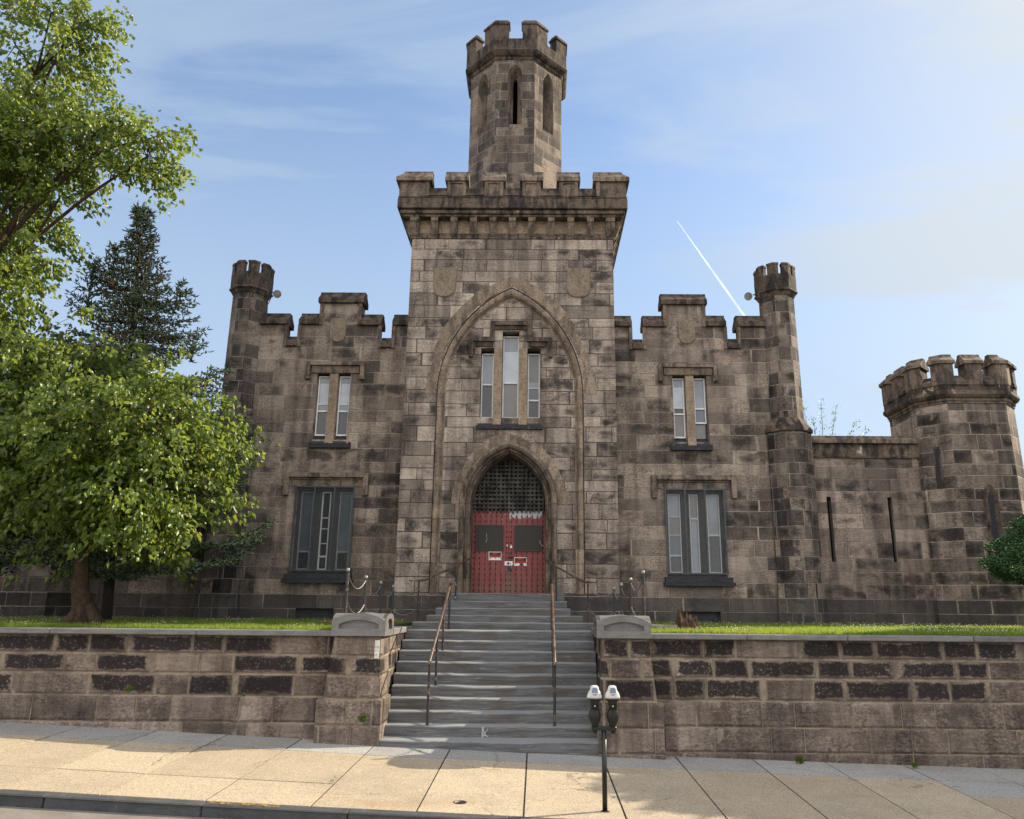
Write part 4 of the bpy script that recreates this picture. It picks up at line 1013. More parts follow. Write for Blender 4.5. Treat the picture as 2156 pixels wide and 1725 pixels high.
# oak lattice (portcullis) above the leaves
lat = MB()
def half_w(z, hw=.985, zs=5.0, za_=6.37):
    if z <= zs: return hw
    h = za_-zs; c = (h*h-hw*hw)/(2*hw); R = hw+c; v = R*R-(z-zs)**2
    return max(0, math.sqrt(max(0, v))-c)
x = -.93
while x < .95:
    # top of bar at arch
    zt = 4.9
    while half_w(zt) > abs(x)+.03 and zt < 6.34: zt += .02
    q = random.uniform(-.006, .006)
    if zt > 5.0: lat.box(x-.027+q, x+.027+q, YD-.06, YD-.02, 4.86+random.uniform(-.03, .01), zt)
    x += .116
z = 4.98
while z < 6.25:
    w = half_w(z)-.01; q = random.uniform(-.006, .006)
    xx = -w
    while xx < w:
        x2 = min(w, xx+random.uniform(.3, .8)); lat.box(xx, x2-.004, YD-.085+q, YD-.058+q, z-.025+q, z+.025+q); xx = x2
    z += .116
lat.build('portcullis_lattice', 'lattice', castle, bevel=.006)
g = NG('boarding_behind_lattice'); P = g.g.outputs['Position']
MAT['board'] = g.fin(g.mix(g.rng(g.noise(P, 5, 7, .75), .45, .6), (.012, .012, .011), (.06, .06, .055)), .8)
m = MB(); m.box(-1.0, 1.0, YD+.01, YD+.05, 4.9, 6.4); m.build('tympanum_board', 'board', castle)

# text helper
def text_mesh(txt, size, loc, mat, parent, name, depth=.001, sx=1.0):
    cu = bpy.data.curves.new(name, 'FONT'); cu.body = txt; cu.size = size; cu.align_x = 'CENTER'; cu.align_y = 'CENTER'; cu.extrude = depth; cu.offset = size*.02
    to = bpy.data.objects.new('tmp', cu); COL.objects.link(to)
    dg = bpy.context.evaluated_depsgraph_get(); me = bpy.data.meshes.new_from_object(to.evaluated_get(dg))
    bpy.data.objects.remove(to); me.transform(Matrix.Rotation(PI/2, 4, 'X')@Matrix.Diagonal((sx, 1, 1, 1)))
    me.materials.clear(); me.materials.append(MAT[mat]); o = bpy.data.objects.new(name, me); COL.objects.link(o); o.location = loc; o.parent = parent
    return o
g = NG('sign_red'); MAT['signred'] = g.fin((.72, .02, .02), .4)
g = NG('sign_white'); MAT['signwhite'] = g.fin((.70, .71, .70), .5)
g = NG('sign_black'); MAT['signblack'] = g.fin((.02, .022, .02), .5)
def nts(cx, cz, tear, label):
    t = thing('sign', label, 'sign', 'no trespassing signs on the door'); w, h = .345, .225; y = YD-.016
    m = MB()
    if not tear: m.box(cx-w/2, cx+w/2, y, y+.008, cz-h/2, cz+h/2)
    else: m.prism([(cx-w/2, cz-h/2), (cx-.03, cz-h/2), (cx-.02, cz-.045), (cx+.07, cz-.045), (cx+.10, cz-h/2), (cx+w/2, cz-h/2), (cx+w/2, cz+h/2), (cx-w/2, cz+h/2)], 'y', y, y+.008)
    m.build('plate', 'signwhite', t)
    m = MB(); e = .016; m.box(cx-w/2+e, cx+w/2-e, y-.002, y+.001, cz-h/2+.072, cz+h/2-e)
    m.box(cx-w/2+e, cx-w/2+e+.006, y-.002, y+.001, cz-h/2+.02, cz-h/2+.072); m.box(cx+w/2-e-.006, cx+w/2-e, y-.002, y+.001, cz-h/2+.02, cz-h/2+.072)
    m.build('panel', 'signblack', t)
    text_mesh('NO', .085, (cx, y-.003, cz+.062), 'signred', t, 'lettering', .0008)
    text_mesh('TRESPASSING', .064, (cx, y-.003, cz-.008), 'signred', t, 'lettering', .0008, .86)
nts(-.362, 3.69, False, 'left one of two NO TRESPASSING signs on the red door, untorn, below the screen')
nts(.325, 3.545, True, 'right one of two NO TRESPASSING signs on the red door, torn at its lower edge')

# flank walls and corner towers -----------------------------------------------
def flank(s, lw, lt):
    t = thing('curtain_wall', lw, 'wall', 'low walls joining the castle to its corner towers')
    Yf = 21.2
    S = lambda pts: [(s*x, z) for x, z in pts]
    holes = [S(rect(8.83, 8.95, 3.63, 5.41)), S(rect(10.52, 10.64, 3.63, 5.41))]
    m = MB(); m.slab(S([(8.30, 1.7), (11.6, 1.7), (11.6, 6.51), (8.30, 6.51)]), holes, XZ, Yf, Yf+.6); m.build('wall', 'flank', t)
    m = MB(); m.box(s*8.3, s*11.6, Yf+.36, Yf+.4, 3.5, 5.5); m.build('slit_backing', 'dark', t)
    for q in (8.83, 10.52):
        f = MB(); f.box(s*(q+.008), s*(q+.035), Yf+.08, Yf+.16, 3.64, 5.22); f.box(s*(q+.085), s*(q+.112), Yf+.08, Yf+.16, 3.64, 5.22); f.build('slit_frame', 'timber', t)
    m = MB(); m.box(s*8.34, s*11.6, Yf-.05, Yf+.62, 6.51, 6.555); m.build('string_course', 'trimdark', t)
    m = MB(); x = 8.34
    for L in (.5, 1.45, .95, .4): m.box(s*(x+.003), s*(x+L-.003), Yf-.02, Yf+.6, 6.557, 6.92); x += L
    m.build('frieze', 'trimwhite', t)
    m = MB(); x = 8.34
    for L in (1.3, .7, 1.25): m.prism([(Yf-.12, 6.92), (Yf-.12, 7.04), (Yf-.03, 7.10), (Yf-.03, 7.15), (Yf+.5, 7.15), (Yf+.65, 7.0), (Yf+.65, 6.92)], 'x', *sorted((s*(x+.003), s*(x+L-.003)))); x += L
    m.build('coping', 'trim', t, bevel=.01)
    # corner tower
    t = thing('corner_tower', lt, 'tower', 'squat octagonal corner towers')
    cx, cy, A, LEG = s*12.91, 21.83, 1.40, .59
    m = MB(); octstack(m, cx, cy, [(A+.06, 1.7), (A+.06, 2.64), (A+.02, 2.645), (A, 7.99)], leg=LEG); m.build('shaft', 'bastion', t)
    m = MB(); octstack(m, cx, cy, [(A-.1, 7.93), (A+.02, 7.93), (A+.02, 7.98), (A+.04, 8.0), (A+.045, 8.06), (A+.09, 8.10), (A+.125, 8.17), (A+.12, 8.25), (A+.09, 8.28), (A+.09, 8.45), (A-.4, 8.45)], leg=LEG)
    pc = m.build('parapet', 'trimwhite', t)
    octcrown(pc, cx, cy, A+.10, 8.45, 9.05, 9.36, .57, .40, .05, mid=.22, slope=.30, gapcap=.30, leg=LEG, g2=.13)
    # lancets, blind
    for k in (0, 7, 1):
        hz = 5.65 if (k == 0 or s < 0) else 6.2
        m = MB(); 
        def fr(u, z, d, k=k): x, y = octpt(cx, cy, k, u, (A if k == 0 else (2*A-LEG)/math.sqrt(2))+.012-d); return (x, y, z)
        o1 = arch(.20, 5.3, 5.70, 4.05, 6) if k == 0 else rect(-.09, .09, 5.6, 6.75)
        o2 = arch(.075, 5.25, 5.45, 4.15, 6) if k == 0 else rect(-.05, .05, 5.65, 6.68)
        if s > 0 and k == 1: continue
        n = len(o1); off = 0.0
        m.add([fr(u+off, z, -.016) for u, z in o1]+[fr(u+off, z, -.022) for u, z in o2], [(i, (i+1) % n, n+(i+1) % n, n+i) for i in range(n)])
        m.build('lancet_surround', 'trimdark', t, fix=False)
        m = MB(); tri = tessellate_polygon([[Vector((p[0], p[1], 0)) for p in o2]]); m.add([fr(u+off, z, -.021) for u, z in o2], [tuple(q) for q in tri]); m.build('lancet_slit', 'sill', t, fix=False)
flank(1, 'low plain stone wall with two narrow slits between right turret and corner tower', 'squat octagonal battlemented stone tower at the right edge')
flank(-1, 'low plain stone wall behind the trees left of the left turret', 'squat octagonal battlemented stone tower hidden behind the leafy trees on the left')

# floodlights --------------------------------------------------------------
def flood(s, label):
    t = thing('floodlight', label, 'floodlight', 'floodlights on the slim turrets')
    bx = s*7.20; m = MB(); m.tube([(bx, 20.75, 11.22), (s*7.08, 20.66, 11.22), (s*7.0, 20.6, 11.2)], .018, 6); m.box(s*7.21, s*7.17, 20.70, 20.80, 11.16, 11.28); m.build('bracket', 'irond', t)
    m = MB(); c = Vector((s*6.86, 20.55, 11.13)); d = Vector((-s*.45, -.75, -.35)).normalized()
    m.tube([c-d*.10, c-d*.05, c+d*.02, c+d*.08, c+d*.085], [.035, .075, .105, .12, .11], 14); m.build('lamp_head', 'lamp', t, smooth=False)
    if s < 0: m = MB(); m.tube([(bx, 20.72, 11.20), (s*7.06, 20.7, 11.1), (s*7.10, 20.7, 10.98), (s*7.16, 20.72, 10.85), (s*7.15, 20.75, 10.5)], .012, 5); m.build('cable', 'irond', t)
    else: m = MB(); m.tube([(7.17, 20.75, 11.27), (7.14, 20.73, 11.34), (7.17, 20.72, 11.38), (7.20, 20.74, 11.33)], .008, 5); m.build('cable', 'irond', t)
flood(-1, 'small round floodlight with hanging cable on the left slim turret')
flood(1, 'small round floodlight on the right slim turret')

# handrails ------------------------------------------------------------------
def low_rail(s, label):
    t = thing('handrail', label, 'handrail', 'handrails on the lower steps'); x = s*1.085
    top = lambda y: 1.47+(y-13.85)*(2.84-1.47)/(16.7-13.85)
    m = MB(); m.tube([(x, 13.80, 1.42), (x, 13.84, 1.47), (x, 15.3, top(15.3)), (x-.0, 16.72, 2.85)], .028, 8); m.tube([(x-.001*s, 13.82, 1.45), (x-s*.03, 13.80, 1.47)], .012, 6); m.build('rail', 'handrail', t, smooth=True)
    for y, z in ((13.86, .435), (14.80, .975), (15.7, 1.53), (16.65, 1.90)):
        m = MB(); m.tube([(x, y, z-.02), (x, y, top(y)-.01)], .023, 8); m.lathe((x, y, z-.012), [(.045, 0), (.04, .018), (.02, .02)], 10); m.build('post', 'rail', t)
low_rail(-1, 'rusty iron handrail on the left side of the lower steps')
low_rail(1, 'rusty iron handrail on the right side of the lower steps')
def up_rail(s, label):
    t = thing('handrail', label, 'handrail', 'handrails beside the top steps')
    m = MB(); m.tube([(s*.92, 20.05, 3.60), (s*1.25, 19.4, 3.36), (s*1.80, 18.05, 2.97), (s*1.90, 17.85, 2.945), (s*2.10, 17.6, 2.945)], .026, 8); m.build('rail', 'handrail', t, smooth=True)
    for (x, y, z0, z1) in ((1.25, 19.4, 2.49, 3.35), (1.93, 17.8, 2.02, 2.94)):
        m = MB(); m.tube([(s*x, y, z0), (s*x, y, z1)], .020, 8); m.build('post', 'rail', t)
up_rail(-1, 'flared iron handrail running from the left door jamb down beside the top steps')
up_rail(1, 'flared iron handrail running from the right door jamb down beside the top steps')

def chains(s, label):
    t = thing('chain_barrier', label, 'chain barrier', 'chain barriers beside the path')
    ps = [(2.72, 14.3, 1.97, 3.04), (2.62, 15.4, 1.97, 2.945), (2.58, 16.7, 1.97, 2.875), (2.55, 18.0, 1.97, 2.82)]
    pts = []
    for i, (x, y, z0, z1) in enumerate(ps):
        m = MB(); m.tube([(s*x, y, z0), (s*x, y, z1-.03)], .030 if i == 0 else .026, 10); m.build('post', 'rail' if i == 0 else 'irond', t)
        m = MB(); m.lathe((s*x, y, z1-.04), [(.028, 0), (.034, .015), (.034, .04), (.022, .06), (.002, .066)], 12); m.build('finial', 'poststeel', t, smooth=True)
        pts.append((s*x, y, z1-.07))
    pts.append((s*1.93, 17.83, 2.80))
    for lv in (0, -.46):
        for (a, b) in zip(pts[:-1], pts[1:]):
            a = Vector(a)+Vector((0, 0, lv)); b = Vector(b)+Vector((0, 0, lv)); sag = .22 if (a-b).length > .9 else .14
            n = 36; path = [a.lerp(b, i/n)-Vector((0, 0, sag*4*(i/n)*(1-i/n))) for i in range(n+1)]
            m = MB(); m.tube(path, [.014 if i % 2 else .007 for i in range(n+1)], 5); m.build('chain', 'chain', t)
chains(-1, 'black posts with ball tops and slack double chains left of the top steps')
chains(1, 'black posts with ball tops and slack double chains right of the top steps')

# parking meters --------------------------------------------------------------
t = thing('parking_meter', 'twin-headed parking meter on a black pole at the kerb', 'parking meter')
MX, MY = 1.615, 10.19; MZ = gz(MX, MY)
m = MB(); m.tube([(MX, MY, MZ-.05), (MX, MY, .95)], .031, 16); m.build('pole', 'meterdark', t, smooth=True)
m = MB(); m.lathe((MX, MY, MZ-.01), [(.06, 0), (.055, .012), (.033, .014)], 14); m.build('pole_collar', 'joint', t)
m = MB(); m.box(MX-.155, MX+.155, MY-.036, MY+.036, .925, .975)
for q in (-1, 1): m.lathe((MX+q*.115, MY, .885), [(.022, 0), (.03, .01), (.036, .05)], 12)
m.build('crossbar', 'meterdark', t, bevel=.008)
for q in (-1, 1):
    cx = MX+q*.113; cz = .972
    def ellp(w, d, z, n=20, p=2.6):
        r = []
        for i in range(n):
            a = 2*PI*i/n; ca, sa = math.cos(a), math.sin(a)
            r.append((cx+w*math.copysign(abs(ca)**(2/p), ca), MY+d*math.copysign(abs(sa)**(2/p), sa), z))
        return r
    def stack(prof, p=2.6):
        m = MB(); rs = [ellp(w, d, cz+z, 20, p) for w, d, z in prof]; vs = sum(rs, []); n = 20
        m.add(vs, [(i*n+j, i*n+(j+1) % n, (i+1)*n+(j+1) % n, (i+1)*n+j) for i in range(len(rs)-1) for j in range(n)]+[tuple(range(n))[::-1], tuple(range((len(rs)-1)*n, len(rs)*n))])
        return m
    stack([(.036, .036, 0), (.046, .045, .01), (.046, .048, .03), (.066, .052, .06), (.077, .055, .10), (.078, .055, .125), (.070, .054, .16), (.060, .052, .195), (.058, .052, .20)], 2.3).build('lower_housing', 'meterdark', t, smooth=True)
    stack([(.057, .060, .202), (.058, .060, .285), (.066, .062, .30), (.082, .066, .315), (.093, .070, .333)], 3.2).build('coin_vault', 'meterdark', t, smooth=True)
    stack([(.096, .073, .334), (.095, .073, .355), (.086, .068, .385), (.072, .062, .41), (.058, .054, .43), (.052, .048, .46), (.046, .040, .475), (.030, .026, .484)], 3.0).build('dome', 'meterwhite', t, smooth=True)
    m = MB(); m.prism([(cx-.055, cz+.34), (cx+.055, cz+.34), (cx+.055, cz+.38), (cx+.043, cz+.455), (cx+.03, cz+.472), (cx-.03, cz+.472), (cx-.043, cz+.455), (cx-.055, cz+.38)], 'y', MY-.078, MY-.03); m.build('face_shield', 'meterwhite', t, bevel=.006)
    m = MB(); m.prism([(cx-.037, cz+.402), (cx+.037, cz+.402), (cx+.032, cz+.452), (cx+.022, cz+.462), (cx-.022, cz+.462), (cx-.032, cz+.452)], 'y', MY-.081, MY-.077); m.build('display', plain('meter_display', (.16, .22, .30), .15, spec=.8, var=.05), t)
    m = MB(); m.box(cx-.022, cx+.022, MY-.081, MY-.077, cz+.374, cz+.388); m.build('badge', 'badge', t)
    for i in range(5): MB().box(cx-.016+i*.007, cx-.012+i*.007, MY-.0825, MY-.0808, cz+.378, cz+.384).build('badge_letter', 'padlock', t)
    m = MB(); m.tube([(cx, MY-.060, cz+.245), (cx, MY-.066, cz+.245)], .009, 12); m.build('lock', 'padlock', t)

m = MB(); vx, vy = -.167, 10.273; m.lathe((vx, vy, gz(vx, vy)-.01), [(.085, 0), (.085, .016), (.07, .018), (.068, .013)], 18)
tag(m.build('valve_cover', 'irond'), 'small round iron valve cover set in the sidewalk in front of the steps', 'cover')
# stump, log ends, weeds ---------------------------------------------------------
m = MB(); n = 34; rows = []; NR = 9
jag = [random.uniform(-.05, .05)+.07*math.sin(i*1.9)+(.06 if i % 5 == 0 else 0) for i in range(n)]
for j in range(NR):
    q = j/(NR-1)
    for i in range(n):
        a = 2*PI*i/n; r = .235-.085*q+.03*math.sin(3*a+1)+.022*math.sin(8*a+q*1.5)+.014*math.sin(17*a)+random.uniform(-.008, .008)
        top = .27+.09*math.cos(a-2.3)+jag[i]; rows.append((3.64+r*math.cos(a)-.03*q, 15.0+r*.85*math.sin(a), 1.95+top*q))
m.add(rows, [(j*n+i, j*n+(i+1) % n, (j+1)*n+(i+1) % n, (j+1)*n+i) for j in range(NR-1) for i in range(n)])
m.add([(3.61, 15.0, 2.10)]+rows[-n:], [(0, 1+i, 1+(i+1) % n) for i in range(n)])
tag(m.build('tree_stump', 'stump', fix=True), 'ragged brown tree stump on the sunlit lawn behind the right wall', 'stump')
m = MB(); m.tube([(2.80, 15.2, 2.04), (3.12, 15.0, 2.04), (3.42, 14.9, 2.035)], [.055, .05, .052], 9); tag(m.build('log', 'log'), 'short bleached log on the grass beside the right pillar', 'log', 'log pieces by the pillars')
m = MB(); m.tube([(-3.50, 15.3, 2.045), (-3.1, 15.2, 2.045), (-2.8, 15.1, 2.04)], [.05, .045, .05], 9); tag(m.build('log', 'stump'), 'short dark log on the grass beside the left pillar', 'log', 'log pieces by the pillars')

def leaves(pts, dirs, L, Wd, name, mat, parent=None, fold=.25, droop=None):
    """pts (N,3) bases, dirs (N,3) axis; a folded pointed leaf of four triangles each"""
    N = len(pts); d = dirs/np.linalg.norm(dirs, axis=1, keepdims=True)
    r = rng.normal(size=(N, 3)); sdir = np.cross(d, r); sdir /= np.linalg.norm(sdir, axis=1, keepdims=True); nrm = np.cross(sdir, d)
    L = (L*rng.uniform(.65, 1.2, (N, 1))); W_ = Wd*rng.uniform(.7, 1.2, (N, 1))
    b = pts; tip = b+d*L+nrm*L*rng.uniform(-.25, .25, (N, 1)); mid = b+d*L*.42-nrm*W_*fold
    l = b+d*L*.38+sdir*W_*.5+nrm*W_*fold*.3; rr = b+d*L*.38-sdir*W_*.5+nrm*W_*fold*.3
    V = np.stack([b, l, mid, rr, tip], 1).reshape(-1, 3)
    o = np.arange(N)[:, None]*5
    F = np.concatenate([o+np.array([[0, 2, 1]]), o+np.array([[0, 3, 2]]), o+np.array([[1, 2, 4]]), o+np.array([[2, 3, 4]])], 1).reshape(-1, 3)
    return rawmesh(name, V, F, mat, parent)
def rawmesh(name, V, F, mat, parent=None):
    me = bpy.data.meshes.new(name); me.vertices.add(len(V)); me.vertices.foreach_set('co', np.asarray(V, dtype=np.float32).ravel())
    F = np.asarray(F, dtype=np.int32); k = F.shape[1]
    me.loops.add(F.size); me.loops.foreach_set('vertex_index', F.ravel()); me.polygons.add(len(F))
    me.polygons.foreach_set('loop_start', np.arange(0, F.size, k, dtype=np.int32)); me.polygons.foreach_set('loop_total', np.full(len(F), k, dtype=np.int32))
    me.update(calc_edges=True); me.validate(); me.materials.append(MAT[mat])
    o = bpy.data.objects.new(name, me); COL.objects.link(o)
    if parent is not None: o.parent = parent
    return o

def weed(x, y, z, r, n, label):
    p = np.tile(np.array([x, y, z]), (n, 1))+rng.normal(0, r*.35, (n, 3))*np.array([1, .25, .8]); d = rng.normal(size=(n, 3))+np.array([0, -.7, .35])
    tag(leaves(p, d, r*.7, r*.3, 'weed', 'leaf'), label, 'weed', 'weeds growing in the stone joints')
weed(-6.03, 13.42, 1.02, .075, 70, 'green weed in the retaining wall joint far left')
weed(-4.12, 13.44, .93, .045, 40, 'small green weed in the left retaining wall midway to the pillar')
weed(-2.08, 13.30, .60, .08, 70, 'yellow-green weed growing low on the left gate pillar')
weed(5.05, 13.40, .03, .085, 90, 'leafy weed at the foot of the right retaining wall')
weed(3.95, 13.43, 1.60, .04, 40, 'tiny weed under the coping just right of the right pillar')
weed(-1.86, 13.5, .235, .07, 60, 'weed at the corner of the left pillar and the bottom step')
weed(6.9, 13.38, -.02, .07, 60, 'low weed at the wall foot near the right edge')

# trees --------------------------------------------------------------------------
def limb(m, a, b, r0, r1, wob=.12, n=7, seg=7):
    a, b = Vector(a), Vector(b); L = (b-a).length; pts = []
    ox, oy = random.uniform(-1, 1), random.uniform(-1, 1)
    for i in range(n+1):
        q = i/n; w = math.sin(q*PI)*wob*L; pts.append(a.lerp(b, q)+Vector((ox*w*.5, oy*w*.5, w*.55)))
    m.tube(pts, [r0+(r1-r0)*i/n for i in range(n+1)], seg); return pts
def broadleaf(root, base, fork, ells, nclu, per, trunk_pts, trunk_r, leafmat_='leaf', L=.140, Wd=.090, trunk=True):
    m = MB(); br = []
    if trunk:
        m.tube(trunk_pts, trunk_r, 14)
    tw = MB()
    P_, D_ = [], []
    tot = sum(e[3]*e[4]*e[5] for e in ells)
    for e in ells:
        c = Vector(e[:3]); r = Vector(e[3:6])
        limb_pts = limb(tw, fork, c, .05, .022, .12)
        hubs = list(limb_pts[3:])
        k = max(4, int(nclu*e[3]*e[4]*e[5]/tot))
        for i in range(3):
            v = Vector(rng.normal(size=3)).normalized(); q = c+Vector((v.x*r.x*.7, v.y*r.y*.7, v.z*r.z*.6)); hubs += limb(tw, limb_pts[-2], q, .03, .014, .1, 6, 5)[2:]
        for i in range(k):
            v = rng.normal(size=3); v /= np.linalg.norm(v); rad = rng.uniform(.25, 1.0)**.5
            q = np.array(c)+v*np.array(r)*rad*rng.uniform(.8, 1.12)*(1.12+.34*math.sin(v[0]*5.1+c.x*3)*math.sin(v[2]*6.3+c.z*2+v[1]*3))
            qv = Vector(q); h = min(hubs, key=lambda a: (a-qv).length)
            if (h-qv).length < 1.6 and random.random() < .8: limb(tw, h, qv, .010, .004, .12, 4, 4)
            n = rng.poisson(per)
            # spray: leaves hang along a short drooping twig heading outwards
            outd = v*np.array([1, 1, .25]); outd /= np.linalg.norm(outd)+1e-6
            s_ = rng.uniform(-.15, .55, (n, 1)); pts = q+outd*s_-np.array([0, 0, 1])*(np.abs(s_)**1.5)*.7+rng.normal(0, .085, (n, 3))
            dr = rng.normal(0, .55, (n, 3))+np.array([0, 0, -.85])+outd*.45
            P_.append(pts); D_.append(dr)
    P_ = np.concatenate(P_); D_ = np.concatenate(D_)
    if trunk: m.build('trunk', 'bark', root, smooth=True)
    tw.build('branches', 'bark', root, smooth=True, fix=False)
    leaves(P_, D_, L, Wd, 'crown', leafmat_, root)

t1 = thing('broadleaf_tree', 'broad leafy tree with lit yellow-green leaves and stout trunk on the left lawn', 'tree')
broadleaf(t1, None, (-8.45, 15.6, 3.9),
    [(-8.6, 15.4, 5.4, 2.4, 2.0, 1.55), (-6.95, 15.0, 4.75, 1.4, 1.4, 1.35), (-7.4, 15.0, 5.8, 1.7, 1.6, 1.25), (-6.75, 14.9, 5.5, 1.1, 1.2, 1.0), (-9.9, 15.6, 6.5, 1.6, 1.8, 1.6), (-10.8, 15.2, 5.1, 1.8, 1.7, 1.1), (-7.1, 14.8, 4.05, 1.0, .9, .7), (-8.1, 15.0, 4.4, 1.6, 1.0, .6), (-8.9, 15.4, 7.0, 1.2, 1.2, .9)],
    880, 38, [(-8.25, 15.6, 1.85), (-8.28, 15.6, 2.2), (-8.40, 15.6, 2.7), (-8.48, 15.62, 3.3), (-8.45, 15.6, 4.0)], [.26, .19, .155, .14, .11])
m = MB(); m.tube([(-8.12, 15.55, 2.35), (-7.98, 15.5, 2.12), (-7.80, 15.48, 1.93)], [.10, .11, .13], 8); m.tube([(-8.3, 15.5, 2.3), (-8.42, 15.4, 2.05), (-8.52, 15.35, 1.93)], [.08, .09, .11], 8); m.build('root_flare', 'bark', t1, smooth=True)

t2 = thing('broadleaf_tree', 'tall leafy tree whose branches reach in across the upper left sky', 'tree')
broadleaf(t2, None, (-11.9, 15.2, 8.2),
    [(-8.7, 14.5, 12.0, 1.4, 1.0, .75), (-10.25, 14.7, 12.2, 1.15, 1.3, 1.35), (-10.3, 14.6, 14.7, 1.15, 1.2, .9), (-9.75, 14.5, 15.5, .75, .8, .5), (-9.45, 14.5, 10.75, .42, .4, .35), (-10.75, 14.8, 9.0, 1.0, 1.1, 1.15), (-7.7, 14.5, 11.75, .6, .7, .55), (-11.0, 15, 7.4, 1.2, 1.2, 1.0), (-8.8, 14.5, 12.5, .9, .8, .5), (-12.3, 15, 11.5, 1.6, 2, 3)],
    1050, 38, [(-12.3, 15.4, 1.9), (-12.2, 15.3, 4), (-12.0, 15.2, 6.2), (-11.9, 15.2, 8.3)], [.30, .24, .2, .17])
m = MB(); limb(m, (-11.9, 15.2, 8.2), (-9.9, 14.5, 11.3), .07, .035, .0); limb(m, (-10.6, 14.75, 10.0), (-9.95, 14.5, 11.6), .055, .03, .02); m.build('bough', 'bark', t2, smooth=True)

def spindle(P, D, L, r, name, mat, parent):
    N = len(P); d = D/np.linalg.norm(D, axis=1, keepdims=True); a = np.cross(d, rng.normal(size=(N, 3))); a /= np.linalg.norm(a, axis=1, keepdims=True); b = np.cross(d, a)
    L = L*rng.uniform(.7, 1.2, (N, 1)); r = r*rng.uniform(.8, 1.2, (N, 1)); m_ = P+d*L*.4
    V = np.stack([P, m_+a*r, m_+(-.5*a+.87*b)*r, m_+(-.5*a-.87*b)*r, P+d*L], 1).reshape(-1, 3); o = np.arange(N)[:, None]*5
    F = np.concatenate([o+np.array([q]) for q in ([0, 2, 1], [0, 3, 2], [0, 1, 3], [1, 2, 4], [2, 3, 4], [3, 1, 4])], 1).reshape(-1, 3)
    return rawmesh(name, V, F, mat, parent)
def spruce(root, base, top, rad, zlow, nb, needle='needle', cones=True, seed=3, Ls=.15, leaders=()):
    R = np.random.default_rng(seed); m = MB(); b, tp = Vector(base), Vector(top)
    m.tube([b.lerp(tp, q) for q in (0, .25, .5, .75, 1)], [.12, .10, .075, .04, .01], 10); m.build('trunk', 'barkdark', root, smooth=True)
    tw = MB(); P, D, CP, CD = [], [], [], []
    for i in range(nb):
        z = zlow+(tp.z-zlow-.15)*(1-(1-i/nb)**1.15); q = (z-b.z)/(tp.z-b.z); c = b.lerp(tp, q)
        az = i*2.399+R.uniform(-.3, .3); Rb = rad(z)*R.choice([.5, .7, .9, 1.05, 1.15])*(1+.12*math.cos(az)); h = Vector((math.cos(az), math.sin(az), 0))
        n = max(4, int(Rb/.14)); pts = []
        for j in range(n+1):
            s_ = j/n; lift = -.22*math.sin(s_*PI*.8)*Rb*.5+.34*s_**3*Rb*.55
            pts.append(c+h*Rb*s_+Vector((0, 0, lift)))
        tw.tube(pts, [.022*(1-.8*j/n) for j in range(n+1)], 5)
        side = Vector((-h.y, h.x, 0))
        for j in range(1, n+1):
            s_ = j/n; w = Rb*.42*math.sin(min(1, s_*1.05)*PI*.85+.12)*(.5+.5*(1-s_))+.10
            for sg in (-1, 1):
                k = max(2, int(w/.07))
                for l in range(k):
                    p = pts[j]+side*sg*w*(l+.5)/k+h*w*.5*(l+.5)/k+Vector(R.normal(0, .025, 3)); 
                    P.append(p); D.append(np.array(h)*.8+np.array(side)*sg*.7+R.normal(0, .35, 3)+np.array([0, 0, .1]))
                    P.append(p); D.append(R.normal(0, .6, 3)+np.array(h)*.5+np.array([0, 0, .3]))
            P.append(pts[j]); D.append(np.array(h)+np.array([0, 0, .45])+R.normal(0, .2, 3))
            if cones and z > zlow+(tp.z-zlow)*.42 and z < tp.z-.9 and R.random() < .8:
                for _ in range(4): CP.append(pts[j]+Vector(R.normal(0, .09, 3))); CD.append(np.array([0, 0, -1.])+R.normal(0, .15, 3))
    for (lx, ly, lz, lh) in leaders:
        for i in range(int(lh*34)):
            q = R.uniform(0, 1); z = lz-lh*q; az = R.uniform(0, 2*PI); h = Vector((math.cos(az), math.sin(az), 0)); Rb = .08+.42*q
            for j in range(5):
                p = Vector((lx, ly, z))+h*Rb*j/4+Vector((0, 0, .12*(j/4)**2)); P.append(p); D.append(np.array(h)*.8+R.normal(0, .4, 3)+np.array([0, 0, .5])); P.append(p); D.append(R.normal(0, .6, 3)+np.array([0, 0, .5]))
        tw.tube([(lx, ly, lz-lh), (lx, ly, lz)], [.03, .006], 5)
    for _ in range(30):
        q = R.uniform(.93, 1.0); P.append(b.lerp(tp, q)); a = R.uniform(0, 2*PI); D.append(np.array([math.cos(a)*.5, math.sin(a)*.5, 1.]))
    tw.build('branches', 'barkdark', root, fix=False)
    spindle(np.array(P), np.array(D), Ls, .021, 'foliage', needle, root)
    if CP: spindle(np.array(CP), np.array(CD), .11, .022, 'cones', 'cone', root)
def rad1(z):
    xs = [2.9, 3.3, 4.2, 6, 8.3, 9, 10, 10.7, 11.2, 12.7]; ys = [1.2, 2.3, 3.0, 2.6, 1.85, 1.4, 1.1, .7, .4, .1]
    return float(np.interp(z, xs, ys))
t3 = thing('spruce_tree', 'tall blue-green spruce with brown cones rising behind the broad leafy tree', 'tree')
spruce(t3, (-9.15, 18.1, 1.9), (-9.85, 18.3, 12.75), rad1, 3.0, 165, leaders=((-10.65, 17.9, 10.85, 1.3), (-10.15, 17.9, 11.3, 1.2), (-7.75, 17.7, 8.75, .6), (-8.35, 17.8, 10.25, .7), (-9.2, 17.6, 9.9, .8)))
t4 = thing('spruce_tree', 'dark low-branched evergreen at the left edge behind the trunk', 'tree')
spruce(t4, (-12.6, 17.6, 1.9), (-12.6, 17.6, 7.5), lambda z: max(.15, 2.4*(7.6-z)/4.8), 3.15, 80, cones=False, seed=5)

